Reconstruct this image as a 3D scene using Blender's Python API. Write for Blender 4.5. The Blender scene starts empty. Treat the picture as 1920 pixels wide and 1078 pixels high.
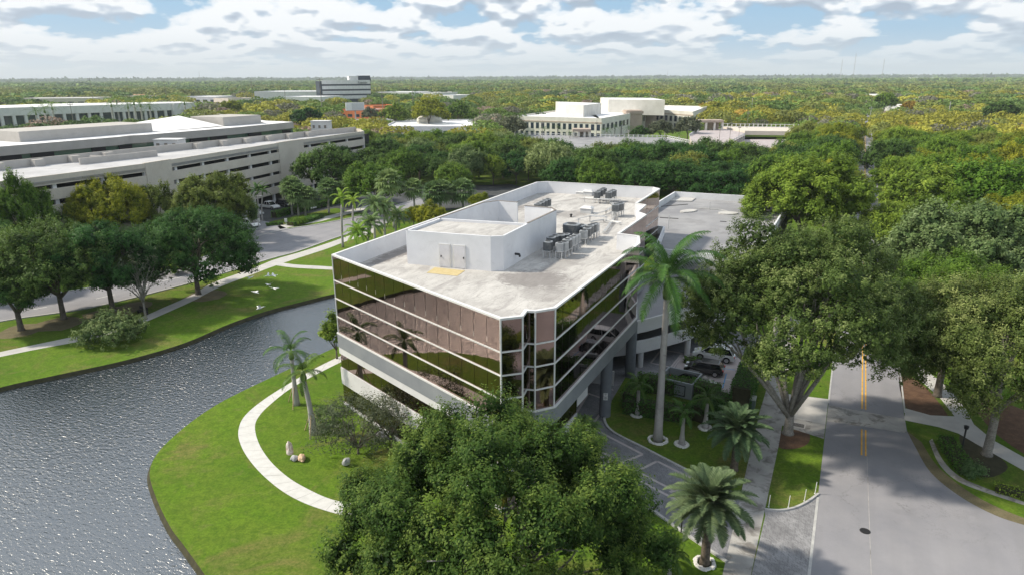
import bpy, bmesh, math, random
import numpy as np
from mathutils import Vector, Matrix
from mathutils.geometry import delaunay_2d_cdt
R = math.radians
random.seed(7); rng = np.random.default_rng(7)
sc = bpy.context.scene
COL = sc.collection

# ------------------------------------------------------------------ camera
CAMH = 31.0; FPX = 1280.0
pitch = math.atan((539-146.5)/FPX); roll = math.atan(9/1920)
cf = Vector((0, math.cos(pitch), -math.sin(pitch))); r0 = Vector((1, 0, 0)); u0 = r0.cross(cf)
cr = r0*math.cos(roll)-u0*math.sin(roll); cu = u0*math.cos(roll)+r0*math.sin(roll)
cam = bpy.data.cameras.new('camera'); camo = bpy.data.objects.new('camera', cam); COL.objects.link(camo)
camo.matrix_world = Matrix(((cr.x, cu.x, -cf.x, 0), (cr.y, cu.y, -cf.y, 0), (cr.z, cu.z, -cf.z, CAMH), (0, 0, 0, 1)))
cam.sensor_width = 36; cam.lens = 24; cam.clip_start = 0.5; cam.clip_end = 60000
sc.camera = camo

def W(px, py, z=0.0):
    """world point at height z that the photo shows at pixel (px,py)"""
    d = cf+cr*((px-960)/FPX)-cu*((py-539)/FPX); t = (z-CAMH)/d.z
    return Vector((d.x*t, d.y*t, z))
def depth(p): return (p-Vector((0, 0, CAMH))).dot(cf)
AZ = R(26.4)
def uv(U, V, z=0.0): return Vector((U*math.cos(AZ)+V*math.sin(AZ), -U*math.sin(AZ)+V*math.cos(AZ), z))

# ------------------------------------------------------------------ sky, sun, exposure
SUN_AZ = R(-82); SUN_EL = R(42)         # azimuth from +Y, negative = left
world = bpy.data.worlds.new('World'); sc.world = world; world.use_nodes = True
nt = world.node_tree; nt.nodes.clear(); N = nt.nodes.new; L = nt.links.new
def math_n(tree, op, a, b=None, c=None, clamp=False):
    n = tree.nodes.new('ShaderNodeMath'); n.operation = op; n.use_clamp = clamp
    for i, v in enumerate((a, b, c)):
        if v is None: continue
        if isinstance(v, (int, float)): n.inputs[i].default_value = v
        else: tree.links.new(v, n.inputs[i])
    return n.outputs[0]
def mixc(tree, f, a, b):
    n = tree.nodes.new('ShaderNodeMix'); n.data_type = 'RGBA'
    for s, v in ((0, f), (6, a), (7, b)):
        if isinstance(v, (int, float)): n.inputs[s].default_value = v
        elif isinstance(v, tuple): n.inputs[s].default_value = (*v, 1)
        else: tree.links.new(v, n.inputs[s])
    return n.outputs[2]
def ramp(tree, fac, stops):
    n = tree.nodes.new('ShaderNodeValToRGB'); e = n.color_ramp.elements
    while len(e) < len(stops): e.new(0.5)
    for i, (p, c) in enumerate(stops):
        e[i].position = p; e[i].color = (*c, 1) if isinstance(c, tuple) else (c, c, c, 1)
    tree.links.new(fac, n.inputs[0]); return n.outputs[0]
sky = N('ShaderNodeTexSky'); sky.sky_type = 'NISHITA'; sky.sun_disc = False
sky.sun_elevation = SUN_EL; sky.sun_rotation = SUN_AZ; sky.air_density = 1.0; sky.dust_density = 1.5
tc = N('ShaderNodeTexCoord'); sep = N('ShaderNodeSeparateXYZ'); L(tc.outputs['Generated'], sep.inputs[0])
zz = math_n(nt, 'MAXIMUM', sep.outputs[2], 0.0)
def cloudfield(dz, scale=1.0, det=7):
    den = math_n(nt, 'ADD', zz, 0.055)
    cx = math_n(nt, 'DIVIDE', sep.outputs[0], den); cy = math_n(nt, 'DIVIDE', sep.outputs[1], den)
    # cumulus: azimuthal position plus a lifted vertical coordinate so that clouds have height near the horizon
    c = N('ShaderNodeCombineXYZ')
    L(math_n(nt, 'MULTIPLY', sep.outputs[0], 9.5), c.inputs[0]); L(math_n(nt, 'MULTIPLY', sep.outputs[1], 9.5), c.inputs[1])
    lg = math_n(nt, 'LOGARITHM', math_n(nt, 'ADD', zz, 0.035), 2.718)
    L(math_n(nt, 'ADD', math_n(nt, 'MULTIPLY', lg, 2.5), dz), c.inputs[2])
    n = N('ShaderNodeTexNoise'); n.noise_dimensions = '3D'; n.inputs['Scale'].default_value = scale*1.15
    n.inputs['Detail'].default_value = det; n.inputs['Roughness'].default_value = 0.5; n.inputs['Distortion'].default_value = 0.0
    L(c.outputs[0], n.inputs['Vector']); return n.outputs['Fac']
n0 = cloudfield(5.2, 1.0, 9); n1 = cloudfield(5.42, 1.0, 3); n2 = cloudfield(5.2, 1.0, 3)
leftness = math_n(nt, 'MULTIPLY_ADD', sep.outputs[0], -0.75, 0.42, clamp=True)
cov = ramp(nt, math_n(nt, 'MULTIPLY_ADD', leftness, 0.05, n0), [(0.42, 0.0), (0.46, 0.75), (0.505, 1.0)])
lit = math_n(nt, 'MULTIPLY_ADD', math_n(nt, 'SUBTRACT', math_n(nt, 'MULTIPLY_ADD', n0, 0.5, math_n(nt, 'MULTIPLY', n2, 0.5)), n1), 6.5, 0.56, clamp=True)
thick = ramp(nt, n0, [(0.5, 1.0), (0.74, 0.42)])
litv = math_n(nt, 'MULTIPLY', lit, thick)
leftness = math_n(nt, 'MULTIPLY_ADD', sep.outputs[0], -0.75, 0.42, clamp=True)
litv = math_n(nt, 'ADD', litv, math_n(nt, 'MULTIPLY', leftness, 0.16), clamp=True)
ccol = ramp(nt, litv, [(0.05, (0.34, 0.41, 0.51)), (0.38, (0.53, 0.60, 0.69)), (0.62, (0.92, 0.93, 0.94))])
bga = N('ShaderNodeBackground'); L(sky.outputs[0], bga.inputs[0]); bga.inputs[1].default_value = 0.085
bgb = N('ShaderNodeBackground'); bgb.inputs[0].default_value = (0.28, 0.53, 0.79, 1); bgb.inputs[1].default_value = 1.0
bg1 = N('ShaderNodeMixShader'); bg1.inputs[0].default_value = 0.75; L(bga.outputs[0], bg1.inputs[1]); L(bgb.outputs[0], bg1.inputs[2])
bg2 = N('ShaderNodeBackground'); L(ccol, bg2.inputs[0]); bg2.inputs[1].default_value = 1.0
hz = N('ShaderNodeBackground'); L(mixc(nt, leftness, (0.45, 0.57, 0.67), (0.74, 0.77, 0.80)), hz.inputs[0]); hz.inputs[1].default_value = 1.0
ms = N('ShaderNodeMixShader'); L(math_n(nt, 'MULTIPLY', cov, 0.96), ms.inputs[0]); L(bg1.outputs[0], ms.inputs[1]); L(bg2.outputs[0], ms.inputs[2])
hzf = ramp(nt, zz, [(0.0, 0.95), (0.028, 0.58), (0.055, 0.12), (0.10, 0.0)])
ms2 = N('ShaderNodeMixShader'); L(hzf, ms2.inputs[0]); L(ms.outputs[0], ms2.inputs[1]); L(hz.outputs[0], ms2.inputs[2])
wo = N('ShaderNodeOutputWorld'); L(ms2.outputs[0], wo.inputs[0])
world.cycles.sampling_method = 'MANUAL'; world.cycles.sample_map_resolution = 512

sun = bpy.data.lights.new('sun', 'SUN'); sun.energy = 4.8; sun.angle = R(3.0); sun.color = (1.0, 0.91, 0.76)
suno = bpy.data.objects.new('sun', sun); COL.objects.link(suno)
sd = Vector((math.sin(SUN_AZ)*math.cos(SUN_EL), math.cos(SUN_AZ)*math.cos(SUN_EL), math.sin(SUN_EL)))
suno.rotation_euler = sd.to_track_quat('Z', 'Y').to_euler()
vs = sc.view_settings; vs.view_transform = 'Standard'; vs.look = 'None'; vs.exposure = 0.22; vs.gamma = 1.0; vs.use_curve_mapping = False
sc.cycles.max_bounces = 6; sc.cycles.diffuse_bounces = 3; sc.cycles.glossy_bounces = 3; sc.cycles.transmission_bounces = 2
sc.cycles.volume_bounces = 0; sc.cycles.caustics_reflective = False; sc.cycles.caustics_refractive = False
sc.cycles.sample_clamp_indirect = 4.0; sc.cycles.sample_clamp_direct = 4.0

# ------------------------------------------------------------------ tagging and object helpers
def tag(o, label=None, cat=None, group=None, kind=None):
    for k, v in (('label', label), ('category', cat), ('group', group), ('kind', kind)):
        if v: o[k] = v
    return o
def thing(name, label, cat, loc, rotz=0.0, group=None):
    o = bpy.data.objects.new(name, None); COL.objects.link(o); o.location = loc; o.rotation_euler = (0, 0, rotz)
    o.empty_display_size = 0.5
    return tag(o, label, cat, group)
def kids(o): return [c for c in bpy.data.objects if c.parent == o]
def copy_tree(o, parent=None, cache={}):
    c = o.copy(); COL.objects.link(c); c.parent = parent
    ch = cache.get(o.name)
    if ch is None: ch = cache[o.name] = kids(o)
    for k in ch: copy_tree(k, c)
    return c

class MB:
    """collects faces in world (or local) coordinates; build() makes ONE mesh object"""
    def __init__(s): s.v = []; s.f = []; s.m = []
    def face(s, pts, mi=0):
        b = len(s.v); s.v += [tuple(p) for p in pts]; s.f.append(tuple(range(b, b+len(pts)))); s.m.append(mi); return s
    def add(s, vs_, fs, mi=0):
        b = len(s.v); s.v += [tuple(p) for p in vs_]
        for f in fs: s.f.append(tuple(i+b for i in f)); s.m.append(mi)
        return s
    def box(s, x0, y0, z0, x1, y1, z1, mi=0, M=None, taper=0.0):
        cx, cy = (x0+x1)/2, (y0+y1)/2; k = 1-taper
        p = [Vector(q) for q in ((x0, y0, z0), (x1, y0, z0), (x1, y1, z0), (x0, y1, z0))]
        p += [Vector((cx+(q.x-cx)*k, cy+(q.y-cy)*k, z1)) for q in p[:4]]
        if M is not None: p = [M @ q for q in p]
        return s.add(p, [(0, 3, 2, 1), (4, 5, 6, 7), (0, 1, 5, 4), (1, 2, 6, 5), (2, 3, 7, 6), (3, 0, 4, 7)], mi)
    def prism(s, poly, z0, z1, mi=0, cap=True, mtop=None):
        n = len(poly); a = [(p[0], p[1], z0) for p in poly]; b = [(p[0], p[1], z1) for p in poly]
        s.add(a+b, [(i, (i+1) % n, n+(i+1) % n, n+i) for i in range(n)], mi)
        if cap: s.face(b, mi if mtop is None else mtop); s.face(a[::-1], mi)
        return s
    def wall(s, p, q, z0, z1, t, mi=0, side=1):
        """upright slab from p to q with thickness t to one side"""
        d = Vector((q[0]-p[0], q[1]-p[1], 0)).normalized(); n = Vector((-d.y, d.x, 0))*t*side
        pts = [(p[0], p[1]), (q[0], q[1]), (q[0]+n.x, q[1]+n.y), (p[0]+n.x, p[1]+n.y)]
        if side < 0: pts = pts[::-1]
        return s.prism(pts, z0, z1, mi)
    def tube(s, pts, rad, sides=8, mi=0, cap=True):
        pts = [Vector(p) for p in pts]; n = len(pts)
        if isinstance(rad, (int, float)): rad = [rad]*n
        b = len(s.v); up = Vector((0, 0, 1))
        for i, p in enumerate(pts):
            d = (pts[min(i+1, n-1)]-pts[max(i-1, 0)]).normalized()
            a = d.cross(up if abs(d.z) < 0.95 else Vector((1, 0, 0))).normalized(); c = d.cross(a)
            for k in range(sides):
                t = 2*math.pi*k/sides; s.v.append(tuple(p+(a*math.cos(t)+c*math.sin(t))*rad[i]))
        for i in range(n-1):
            for k in range(sides):
                k2 = (k+1) % sides; s.f.append((b+i*sides+k, b+i*sides+k2, b+(i+1)*sides+k2, b+(i+1)*sides+k)); s.m.append(mi)
        if cap:
            s.f.append(tuple(b+k for k in range(sides))[::-1]); s.m.append(mi)
            s.f.append(tuple(b+(n-1)*sides+k for k in range(sides))); s.m.append(mi)
        return s
    def cyl(s, c, r, z0, z1, sides=16, mi=0, r2=None): return s.tube([(c[0], c[1], z0), (c[0], c[1], z1)], [r, r if r2 is None else r2], sides, mi)
    def build(s, name, mats, parent=None, smooth=False, bevel=0.0, local=False):
        if not isinstance(mats, (list, tuple)): mats = [mats]
        me = bpy.data.meshes.new(name); v = s.v
        if parent is not None and not local:
            Mi = (Matrix.Translation(parent.location) @ Matrix.Rotation(parent.rotation_euler[2], 4, 'Z')).inverted()
            v = [tuple(Mi @ Vector(p)) for p in v]
        me.from_pydata(v, [], s.f); me.polygons.foreach_set('material_index', s.m)
        if smooth: me.polygons.foreach_set('use_smooth', [True]*len(s.f))
        for m in mats: me.materials.append(m)
        me.update()
        o = bpy.data.objects.new(name, me); COL.objects.link(o)
        if parent is not None:
            # a sub-part's parent mesh sits at its thing's origin, so local coordinates agree
            o.parent = parent
        if bevel:
            b = o.modifiers.new('bevel', 'BEVEL'); b.width = bevel; b.segments = 2; b.limit_method = 'ANGLE'
        return o
def sub(mb, name, mats, part, root, **k):
    """sub-part: same local frame as its part (which sits at the thing's origin)"""
    o = mb.build(name, mats, root, **k); o.parent = part; return o

# ------------------------------------------------------------------ materials
def newmat(name):
    m = bpy.data.materials.new(name); m.use_nodes = True; t = m.node_tree; b = t.nodes['Principled BSDF']
    return m, t, b
def noise(t, scale, det=4, rough=0.55, coord='Object', dist=0.0, vec=None, stretch=None):
    n = t.nodes.new('ShaderNodeTexNoise'); n.inputs['Scale'].default_value = scale; n.inputs['Detail'].default_value = det
    n.inputs['Roughness'].default_value = rough; n.inputs['Distortion'].default_value = dist
    if vec is None:
        c = t.nodes.new('ShaderNodeNewGeometry').outputs['Position'] if coord == 'World' else t.nodes.new('ShaderNodeTexCoord').outputs[coord]
    else: c = vec
    if stretch:
        mp = t.nodes.new('ShaderNodeMapping'); mp.inputs['Scale'].default_value = stretch; t.links.new(c, mp.inputs[0]); c = mp.outputs[0]
        if len(stretch) > 3: pass
    t.links.new(c, n.inputs['Vector']); return n.outputs['Fac']
def bump(t, b, h, strength=0.3, dist=0.02):
    n = t.nodes.new('ShaderNodeBump'); n.inputs['Strength'].default_value = strength; n.inputs['Distance'].default_value = dist
    t.links.new(h, n.inputs['Height']); t.links.new(n.outputs[0], b.inputs['Normal'])
def rotpos(t, ang=AZ):
    g = t.nodes.new('ShaderNodeNewGeometry'); mp = t.nodes.new('ShaderNodeMapping'); mp.inputs['Rotation'].default_value = (0, 0, ang)
    t.links.new(g.outputs['Position'], mp.inputs[0]); return mp.outputs[0]
def surf(name, c1, c2, scale=0.5, rough=0.8, lo=0.35, hi=0.65, fine=None, dirt=None, bumps=0.0, metal=0.0, spec=0.3):
    m, t, b = newmat(name)
    f = noise(t, scale, 6, 0.6, 'World'); c = mixc(t, ramp(t, f, [(lo, 0.0), (hi, 1.0)]), c1, c2)
    if fine: c = mixc(t, ramp(t, noise(t, fine[0], 3, 0.6, 'World'), [(0.35, 0.0), (0.65, fine[1])]), c, fine[2])
    if dirt: c = mixc(t, ramp(t, noise(t, dirt[0], 8, 0.65, 'World', 0.6), [(dirt[1], 0.0), (dirt[1]+0.12, dirt[2])]), c, dirt[3])
    t.links.new(c, b.inputs['Base Color']); b.inputs['Roughness'].default_value = rough; b.inputs['Metallic'].default_value = metal
    b.inputs['Specular IOR Level'].default_value = spec
    if bumps: bump(t, b, noise(t, 8, 4, 0.6, 'World'), bumps)
    return m
def plain(name, c, rough=0.6, metal=0.0, spec=0.4, var=0.06):
    m, t, b = newmat(name); f = noise(t, 1.3, 4, 0.6, 'Object')
    d = tuple(max(0, x*(1-var*2)) for x in c); e = tuple(min(1, x*(1+var)) for x in c)
    t.links.new(mixc(t, ramp(t, f, [(0.3, 0.0), (0.7, 1.0)]), d, e), b.inputs['Base Color'])
    b.inputs['Roughness'].default_value = rough; b.inputs['Metallic'].default_value = metal; b.inputs['Specular IOR Level'].default_value = spec
    return m
M = {}
# lawn
m, t, b = newmat('lawn')
big = ramp(t, noise(t, 0.06, 5, 0.62, 'World', 0.5), [(0.36, 0.0), (0.64, 1.0)])
mid = ramp(t, noise(t, 0.35, 5, 0.6, 'World', 0.3), [(0.34, 0.0), (0.66, 1.0)])
fin = noise(t, 5.0, 5, 0.8, 'World')
pos = rotpos(t, AZ-0.5)
c = mixc(t, big, (0.075, 0.165, 0.012), (0.140, 0.245, 0.018))
c = mixc(t, math_n(t, 'MULTIPLY', mid, 0.45), c, (0.180, 0.215, 0.036))
c = mixc(t, ramp(t, noise(t, 0.16, 6, 0.65, 'World', 0.8), [(0.50, 0.0), (0.64, 0.8)]), c, (0.22, 0.18, 0.07))
c = mixc(t, ramp(t, noise(t, 1.6, 6, 0.7, 'World', 0.6), [(0.42, 0.0), (0.62, 0.5)]), c, (0.045, 0.085, 0.012))
c = mixc(t, ramp(t, noise(t, 0.55, 7, 0.7, 'World', 0.4), [(0.56, 0.0), (0.68, 0.55)]), c, (0.20, 0.19, 0.07))
c = mixc(t, ramp(t, fin, [(0.38, 0.0), (0.62, 0.7)]), c, (0.045, 0.090, 0.010))
t.links.new(c, b.inputs['Base Color']); b.inputs['Roughness'].default_value = 0.95; b.inputs['Specular IOR Level'].default_value = 0.1
bump(t, b, noise(t, 14, 3, 0.7, 'World'), 0.6, 0.05); M['lawn'] = m
M['asphalt'] = surf('asphalt', (0.25, 0.25, 0.275), (0.31, 0.305, 0.325), 0.25, 0.85, fine=(30, 0.35, (0.12, 0.12, 0.13)), dirt=(0.22, 0.60, 0.30, (0.13, 0.13, 0.14)), bumps=0.15)
m = M['asphalt']; t = m.node_tree; b = t.nodes['Principled BSDF']; old = b.inputs['Base Color'].links[0].from_socket
cr1 = math_n(t, 'ABSOLUTE', math_n(t, 'SUBTRACT', noise(t, 0.16, 8, 0.62, 'World', 0.3), 0.5)); cmask = ramp(t, noise(t, 0.05, 2, 0.5, 'World'), [(0.48, 0.0), (0.6, 1.0)])
c = mixc(t, math_n(t, 'MULTIPLY', ramp(t, cr1, [(0.0, 0.75), (0.0035, 0.0)]), cmask), old, (0.10, 0.10, 0.105))
tyre = noise(t, 1.0, 2, 0.5, vec=rotpos(t), stretch=(0.9, 0.02, 1)); c = mixc(t, ramp(t, tyre, [(0.42, 0.0), (0.62, 0.22)]), c, (0.20, 0.20, 0.21))
t.links.new(c, b.inputs['Base Color'])
M['asphalt_dark'] = surf('asphalt_dark', (0.045, 0.05, 0.055), (0.075, 0.08, 0.085), 0.2, 0.85, fine=(20, 0.3, (0.04, 0.04, 0.04)))
M['concrete'] = surf('concrete', (0.42, 0.41, 0.40), (0.52, 0.51, 0.49), 0.6, 0.85, fine=(14, 0.25, (0.33, 0.32, 0.31)))
M['old_concrete'] = surf('old_concrete', (0.30, 0.29, 0.28), (0.42, 0.41, 0.39), 0.5, 0.85, dirt=(0.7, 0.50, 0.75, (0.12, 0.11, 0.10)))
M['kerb'] = surf('kerb', (0.36, 0.36, 0.36), (0.48, 0.48, 0.47), 2, 0.8, dirt=(2, 0.6, 0.4, (0.16, 0.16, 0.16)))
M['mulch'] = surf('mulch', (0.10, 0.055, 0.035), (0.17, 0.10, 0.06), 1.5, 0.95, fine=(12, 0.6, (0.05, 0.03, 0.02)), bumps=0.4)
M['duff'] = surf('duff', (0.14, 0.11, 0.07), (0.19, 0.16, 0.10), 1.2, 0.95, fine=(9, 0.6, (0.08, 0.09, 0.03)))
M['soil'] = surf('soil', (0.035, 0.035, 0.018), (0.06, 0.055, 0.03), 1.5, 0.95)
M['sand'] = surf('sand', (0.50, 0.38, 0.30), (0.60, 0.46, 0.37), 0.5, 0.95)
# pavers
def paver(name, c1, c2, mortar, sx=4.6):
    m, t, b = newmat(name); br = t.nodes.new('ShaderNodeTexBrick'); t.links.new(rotpos(t, AZ+R(45)), br.inputs['Vector'])
    br.inputs['Scale'].default_value = sx; br.inputs['Color1'].default_value = (*c1, 1); br.inputs['Color2'].default_value = (*c2, 1)
    br.inputs['Mortar'].default_value = (*mortar, 1); br.inputs['Mortar Size'].default_value = 0.035; br.inputs['Bias'].default_value = -0.1
    br.inputs['Brick Width'].default_value = 1.0; br.inputs['Row Height'].default_value = 0.5
    f = ramp(t, noise(t, 0.5, 6, 0.65, 'World', 0.5), [(0.35, 0.0), (0.68, 0.65)])
    t.links.new(mixc(t, f, br.outputs['Color'], tuple(x*0.55 for x in c1)), b.inputs['Base Color']); b.inputs['Roughness'].default_value = 0.8
    return m
M['paver'] = paver('paver', (0.16, 0.165, 0.185), (0.25, 0.25, 0.27), (0.34, 0.34, 0.35))
M['paver_apron'] = paver('paver_apron', (0.18, 0.18, 0.195), (0.33, 0.33, 0.345), (0.42, 0.42, 0.42))
M['paver_light'] = surf('paver_light', (0.40, 0.36, 0.36), (0.50, 0.46, 0.46), 2, 0.85)
M['stall'] = surf('stall', (0.36, 0.31, 0.32), (0.46, 0.42, 0.42), 0.6, 0.85, dirt=(0.8, 0.55, 0.5, (0.2, 0.17, 0.17)))
M['yellow_paint'] = plain('yellow_paint', (0.72, 0.40, 0.05), 0.7, var=0.15)
M['white_paint'] = plain('white_paint', (0.75, 0.75, 0.74), 0.7)
M['blue_paint'] = plain('blue_paint', (0.10, 0.30, 0.60), 0.7)
# water
m, t, b = newmat('lake_water')
b.inputs['Base Color'].default_value = (0.006, 0.014, 0.022, 1); b.inputs['Roughness'].default_value = 0.19; b.inputs['IOR'].default_value = 3.6
pv = rotpos(t, R(28))
mp = t.nodes.new('ShaderNodeMapping'); mp.inputs['Scale'].default_value = (1.0, 2.2, 1.0); t.links.new(pv, mp.inputs[0])
h1 = noise(t, 1.9, 2, 0.55, vec=mp.outputs[0], dist=0.5); h2 = noise(t, 4.4, 2, 0.6, vec=mp.outputs[0], dist=0.4)
amp = ramp(t, noise(t, 0.035, 3, 0.5, 'World'), [(0.35, 0.55), (0.65, 1.0)])
hh = math_n(t, 'MULTIPLY', math_n(t, 'ADD', h1, math_n(t, 'MULTIPLY', h2, 0.33)), amp)
bump(t, b, hh, 1.0, 0.12); M['water'] = m
# building finishes
m, t, b = newmat('roof_membrane')
c = mixc(t, ramp(t, noise(t, 0.25, 6, 0.6, 'World'), [(0.35, 0.0), (0.65, 1.0)]), (0.40, 0.388, 0.372), (0.52, 0.505, 0.485))
st = noise(t, 0.35, 10, 0.72, vec=rotpos(t), dist=1.2, stretch=(1.6, 0.55, 1))
c = mixc(t, ramp(t, st, [(0.49, 0.0), (0.57, 0.45), (0.70, 0.75)]), c, (0.25, 0.235, 0.23))
ln = noise(t, 0.5, 9, 0.7, vec=rotpos(t), dist=0.8, stretch=(2.2, 0.8, 1))
ed = math_n(t, 'ABSOLUTE', math_n(t, 'SUBTRACT', ln, 0.47)); c = mixc(t, ramp(t, ed, [(0.0, 0.5), (0.012, 0.0)]), c, (0.15, 0.135, 0.125))
fs = noise(t, 2.2, 8, 0.75, vec=rotpos(t), dist=0.5, stretch=(1.5, 0.6, 1)); c = mixc(t, ramp(t, fs, [(0.56, 0.0), (0.66, 0.6)]), c, (0.24, 0.225, 0.215))
sm = t.nodes.new('ShaderNodeTexBrick'); t.links.new(rotpos(t), sm.inputs['Vector']); sm.inputs['Scale'].default_value = 0.5; sm.inputs['Brick Width'].default_value = 0.55; sm.inputs['Row Height'].default_value = 2.6; sm.inputs['Mortar Size'].default_value = 0.012; sm.inputs['Color1'].default_value = (0, 0, 0, 1); sm.inputs['Color2'].default_value = (.10, .10, .10, 1); sm.inputs['Mortar'].default_value = (.42, .42, .42, 1)
c = mixc(t, sm.outputs['Color'], c, (0.30, 0.285, 0.275))
# standing-water stains and a dark strip along the foot of the west parapet
def blotch(t, c, centre, rx, ry, col, k):
    g = t.nodes.new('ShaderNodeVectorMath'); g.operation = 'SUBTRACT'; t.links.new(rotpos(t), g.inputs[0]); g.inputs[1].default_value = centre
    g2 = t.nodes.new('ShaderNodeVectorMath'); g2.operation = 'DIVIDE'; t.links.new(g.outputs[0], g2.inputs[0]); g2.inputs[1].default_value = (rx, ry, 1e6)
    g3 = t.nodes.new('ShaderNodeVectorMath'); g3.operation = 'LENGTH'; t.links.new(g2.outputs[0], g3.inputs[0])
    v = math_n(t, 'SUBTRACT', math_n(t, 'ADD', noise(t, 0.9, 8, 0.75, 'World', 1.0), 0.42), math_n(t, 'MULTIPLY', g3.outputs['Value'], 0.5))
    return mixc(t, ramp(t, v, [(0.44, 0.0), (0.60, k)]), c, col)
for (U, V, rx, ry, k) in ((-24.6, 54.0, 4.0, 3.4, 0.75), (-24.2, 60, 1.5, 6, 0.4), (-41.0, 70, 1.6, 24, 0.75), (-41.3, 57, 1.4, 6, 0.6), (-33, 84, 3, 3, 0.5), (-22.0, 50.5, 3, 2.5, 0.35), (-20.5, 43.8, 1.8, 1.5, 0.5), (-23.5, 43.8, 2.0, 2, 0.3), (-30, 96.0, 8, 0.9, 0.6)):
    c = blotch(t, c, (U, V, 0), rx, ry, (0.17, 0.155, 0.15), k)
t.links.new(c, b.inputs['Base Color']); b.inputs['Roughness'].default_value = 0.8; M['roof'] = m
M['parapet'] = surf('parapet', (0.63, 0.64, 0.67), (0.71, 0.72, 0.75), 0.4, 0.75, dirt=(0.9, 0.58, 0.25, (0.42, 0.42, 0.43)))
M['coping'] = plain('coping', (0.66, 0.66, 0.66), 0.5)
M['grey_band'] = surf('grey_band', (0.20, 0.215, 0.24), (0.25, 0.265, 0.285), 0.4, 0.6, dirt=(1.5, 0.6, 0.3, (0.15, 0.16, 0.18)))
M['white_wall'] = surf('white_wall', (0.56, 0.56, 0.57), (0.66, 0.66, 0.67), 0.4, 0.75, dirt=(1.2, 0.6, 0.3, (0.4, 0.4, 0.4)))
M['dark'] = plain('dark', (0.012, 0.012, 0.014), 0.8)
M['joint'] = plain('joint', (0.03, 0.025, 0.022), 0.5)
m, t, b = newmat('bronze_glass')
f = noise(t, 0.35, 3, 0.5, 'World', stretch=(1, 1, 0.3))
t.links.new(mixc(t, ramp(t, f, [(0.3, 0.0), (0.7, 1.0)]), (0.225, 0.165, 0.145), (0.32, 0.24, 0.215)), b.inputs['Base Color'])
b.inputs['Metallic'].default_value = 1.0; b.inputs['Roughness'].default_value = 0.025; M['glass'] = m
M['column'] = surf('column', (0.15, 0.165, 0.19), (0.19, 0.205, 0.23), 1.0, 0.7)
M['deck'] = surf('deck', (0.20, 0.20, 0.215), (0.31, 0.31, 0.32), 0.12, 0.85, dirt=(0.15, 0.52, 0.5, (0.16, 0.155, 0.155)))
M['precast'] = surf('precast', (0.55, 0.50, 0.435), (0.62, 0.57, 0.50), 0.25, 0.8, fine=(2.5, 0.2, (0.36, 0.33, 0.30)))
M['precast_grey'] = surf('precast_grey', (0.40, 0.38, 0.355), (0.45, 0.43, 0.405), 0.4, 0.85, dirt=(1.2, 0.56, 0.25, (0.30, 0.29, 0.28)))
M['white_roof'] = surf('white_roof', (0.66, 0.66, 0.67), (0.78, 0.78, 0.79), 0.1, 0.8, dirt=(0.25, 0.58, 0.3, (0.45, 0.45, 0.45)))
M['deck_pale'] = surf('deck_pale', (0.38, 0.38, 0.39), (0.50, 0.50, 0.51), 0.15, 0.85, dirt=(0.3, 0.52, 0.5, (0.28, 0.28, 0.29)))
M['cream'] = surf('cream', (0.60, 0.58, 0.53), (0.70, 0.68, 0.63), 0.3, 0.8)
M['tan'] = surf('tan', (0.36, 0.29, 0.24), (0.44, 0.36, 0.30), 0.3, 0.8)
M['green_glass'] = plain('green_glass', (0.06, 0.12, 0.085), 0.15, spec=0.8)
M['blue_glass'] = plain('blue_glass', (0.02, 0.035, 0.06), 0.08, spec=0.9)
M['orange_wall'] = surf('orange_wall', (0.55, 0.16, 0.06), (0.66, 0.22, 0.09), 0.2, 0.8)
M['orange_tile'] = surf('orange_tile', (0.45, 0.18, 0.09), (0.55, 0.25, 0.13), 0.2, 0.8)
M['navy'] = plain('navy', (0.015, 0.025, 0.045), 0.4)
M['ac_case'] = surf('ac_case', (0.10, 0.11, 0.12), (0.15, 0.16, 0.17), 3, 0.5, metal=0.3)
M['ac_light'] = surf('ac_light', (0.30, 0.32, 0.34), (0.38, 0.40, 0.42), 3, 0.45, metal=0.3)
M['ac_dark'] = plain('ac_dark', (0.02, 0.02, 0.022), 0.6)
M['galv'] = plain('galv', (0.55, 0.56, 0.57), 0.5, metal=0.2)
M['mat_yellow'] = surf('mat_yellow', (0.47, 0.38, 0.19), (0.53, 0.44, 0.25), 2.5, 0.9)
M['door_grey'] = plain('door_grey', (0.62, 0.62, 0.66), 0.5)
M['wood'] = plain('wood', (0.45, 0.33, 0.20), 0.8, var=0.2)
M['pole'] = plain('pole', (0.22, 0.20, 0.18), 0.8)
M['pole_grey'] = plain('pole_grey', (0.40, 0.40, 0.40), 0.7)
M['stone_white'] = surf('stone_white', (0.55, 0.54, 0.52), (0.80, 0.79, 0.77), 6, 0.8, bumps=0.6)
M['rock_pink'] = surf('rock_pink', (0.52, 0.38, 0.32), (0.72, 0.66, 0.62), 3, 0.85, bumps=0.5)
M['rock_grey'] = surf('rock_grey', (0.32, 0.33, 0.34), (0.45, 0.45, 0.46), 3, 0.85, bumps=0.5)
M['rock_orange'] = surf('rock_orange', (0.58, 0.36, 0.22), (0.70, 0.52, 0.36), 3, 0.85, bumps=0.5)
M['bird'] = plain('bird', (0.85, 0.85, 0.84), 0.7)
M['bark'] = surf('bark', (0.10, 0.085, 0.07), (0.19, 0.17, 0.145), 2.5, 0.95, fine=(12, 0.5, (0.06, 0.05, 0.04)), bumps=0.6)
M['bark_pale'] = surf('bark_pale', (0.24, 0.225, 0.20), (0.36, 0.34, 0.31), 2.0, 0.9, fine=(9, 0.6, (0.11, 0.10, 0.085)), bumps=0.6)
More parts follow.
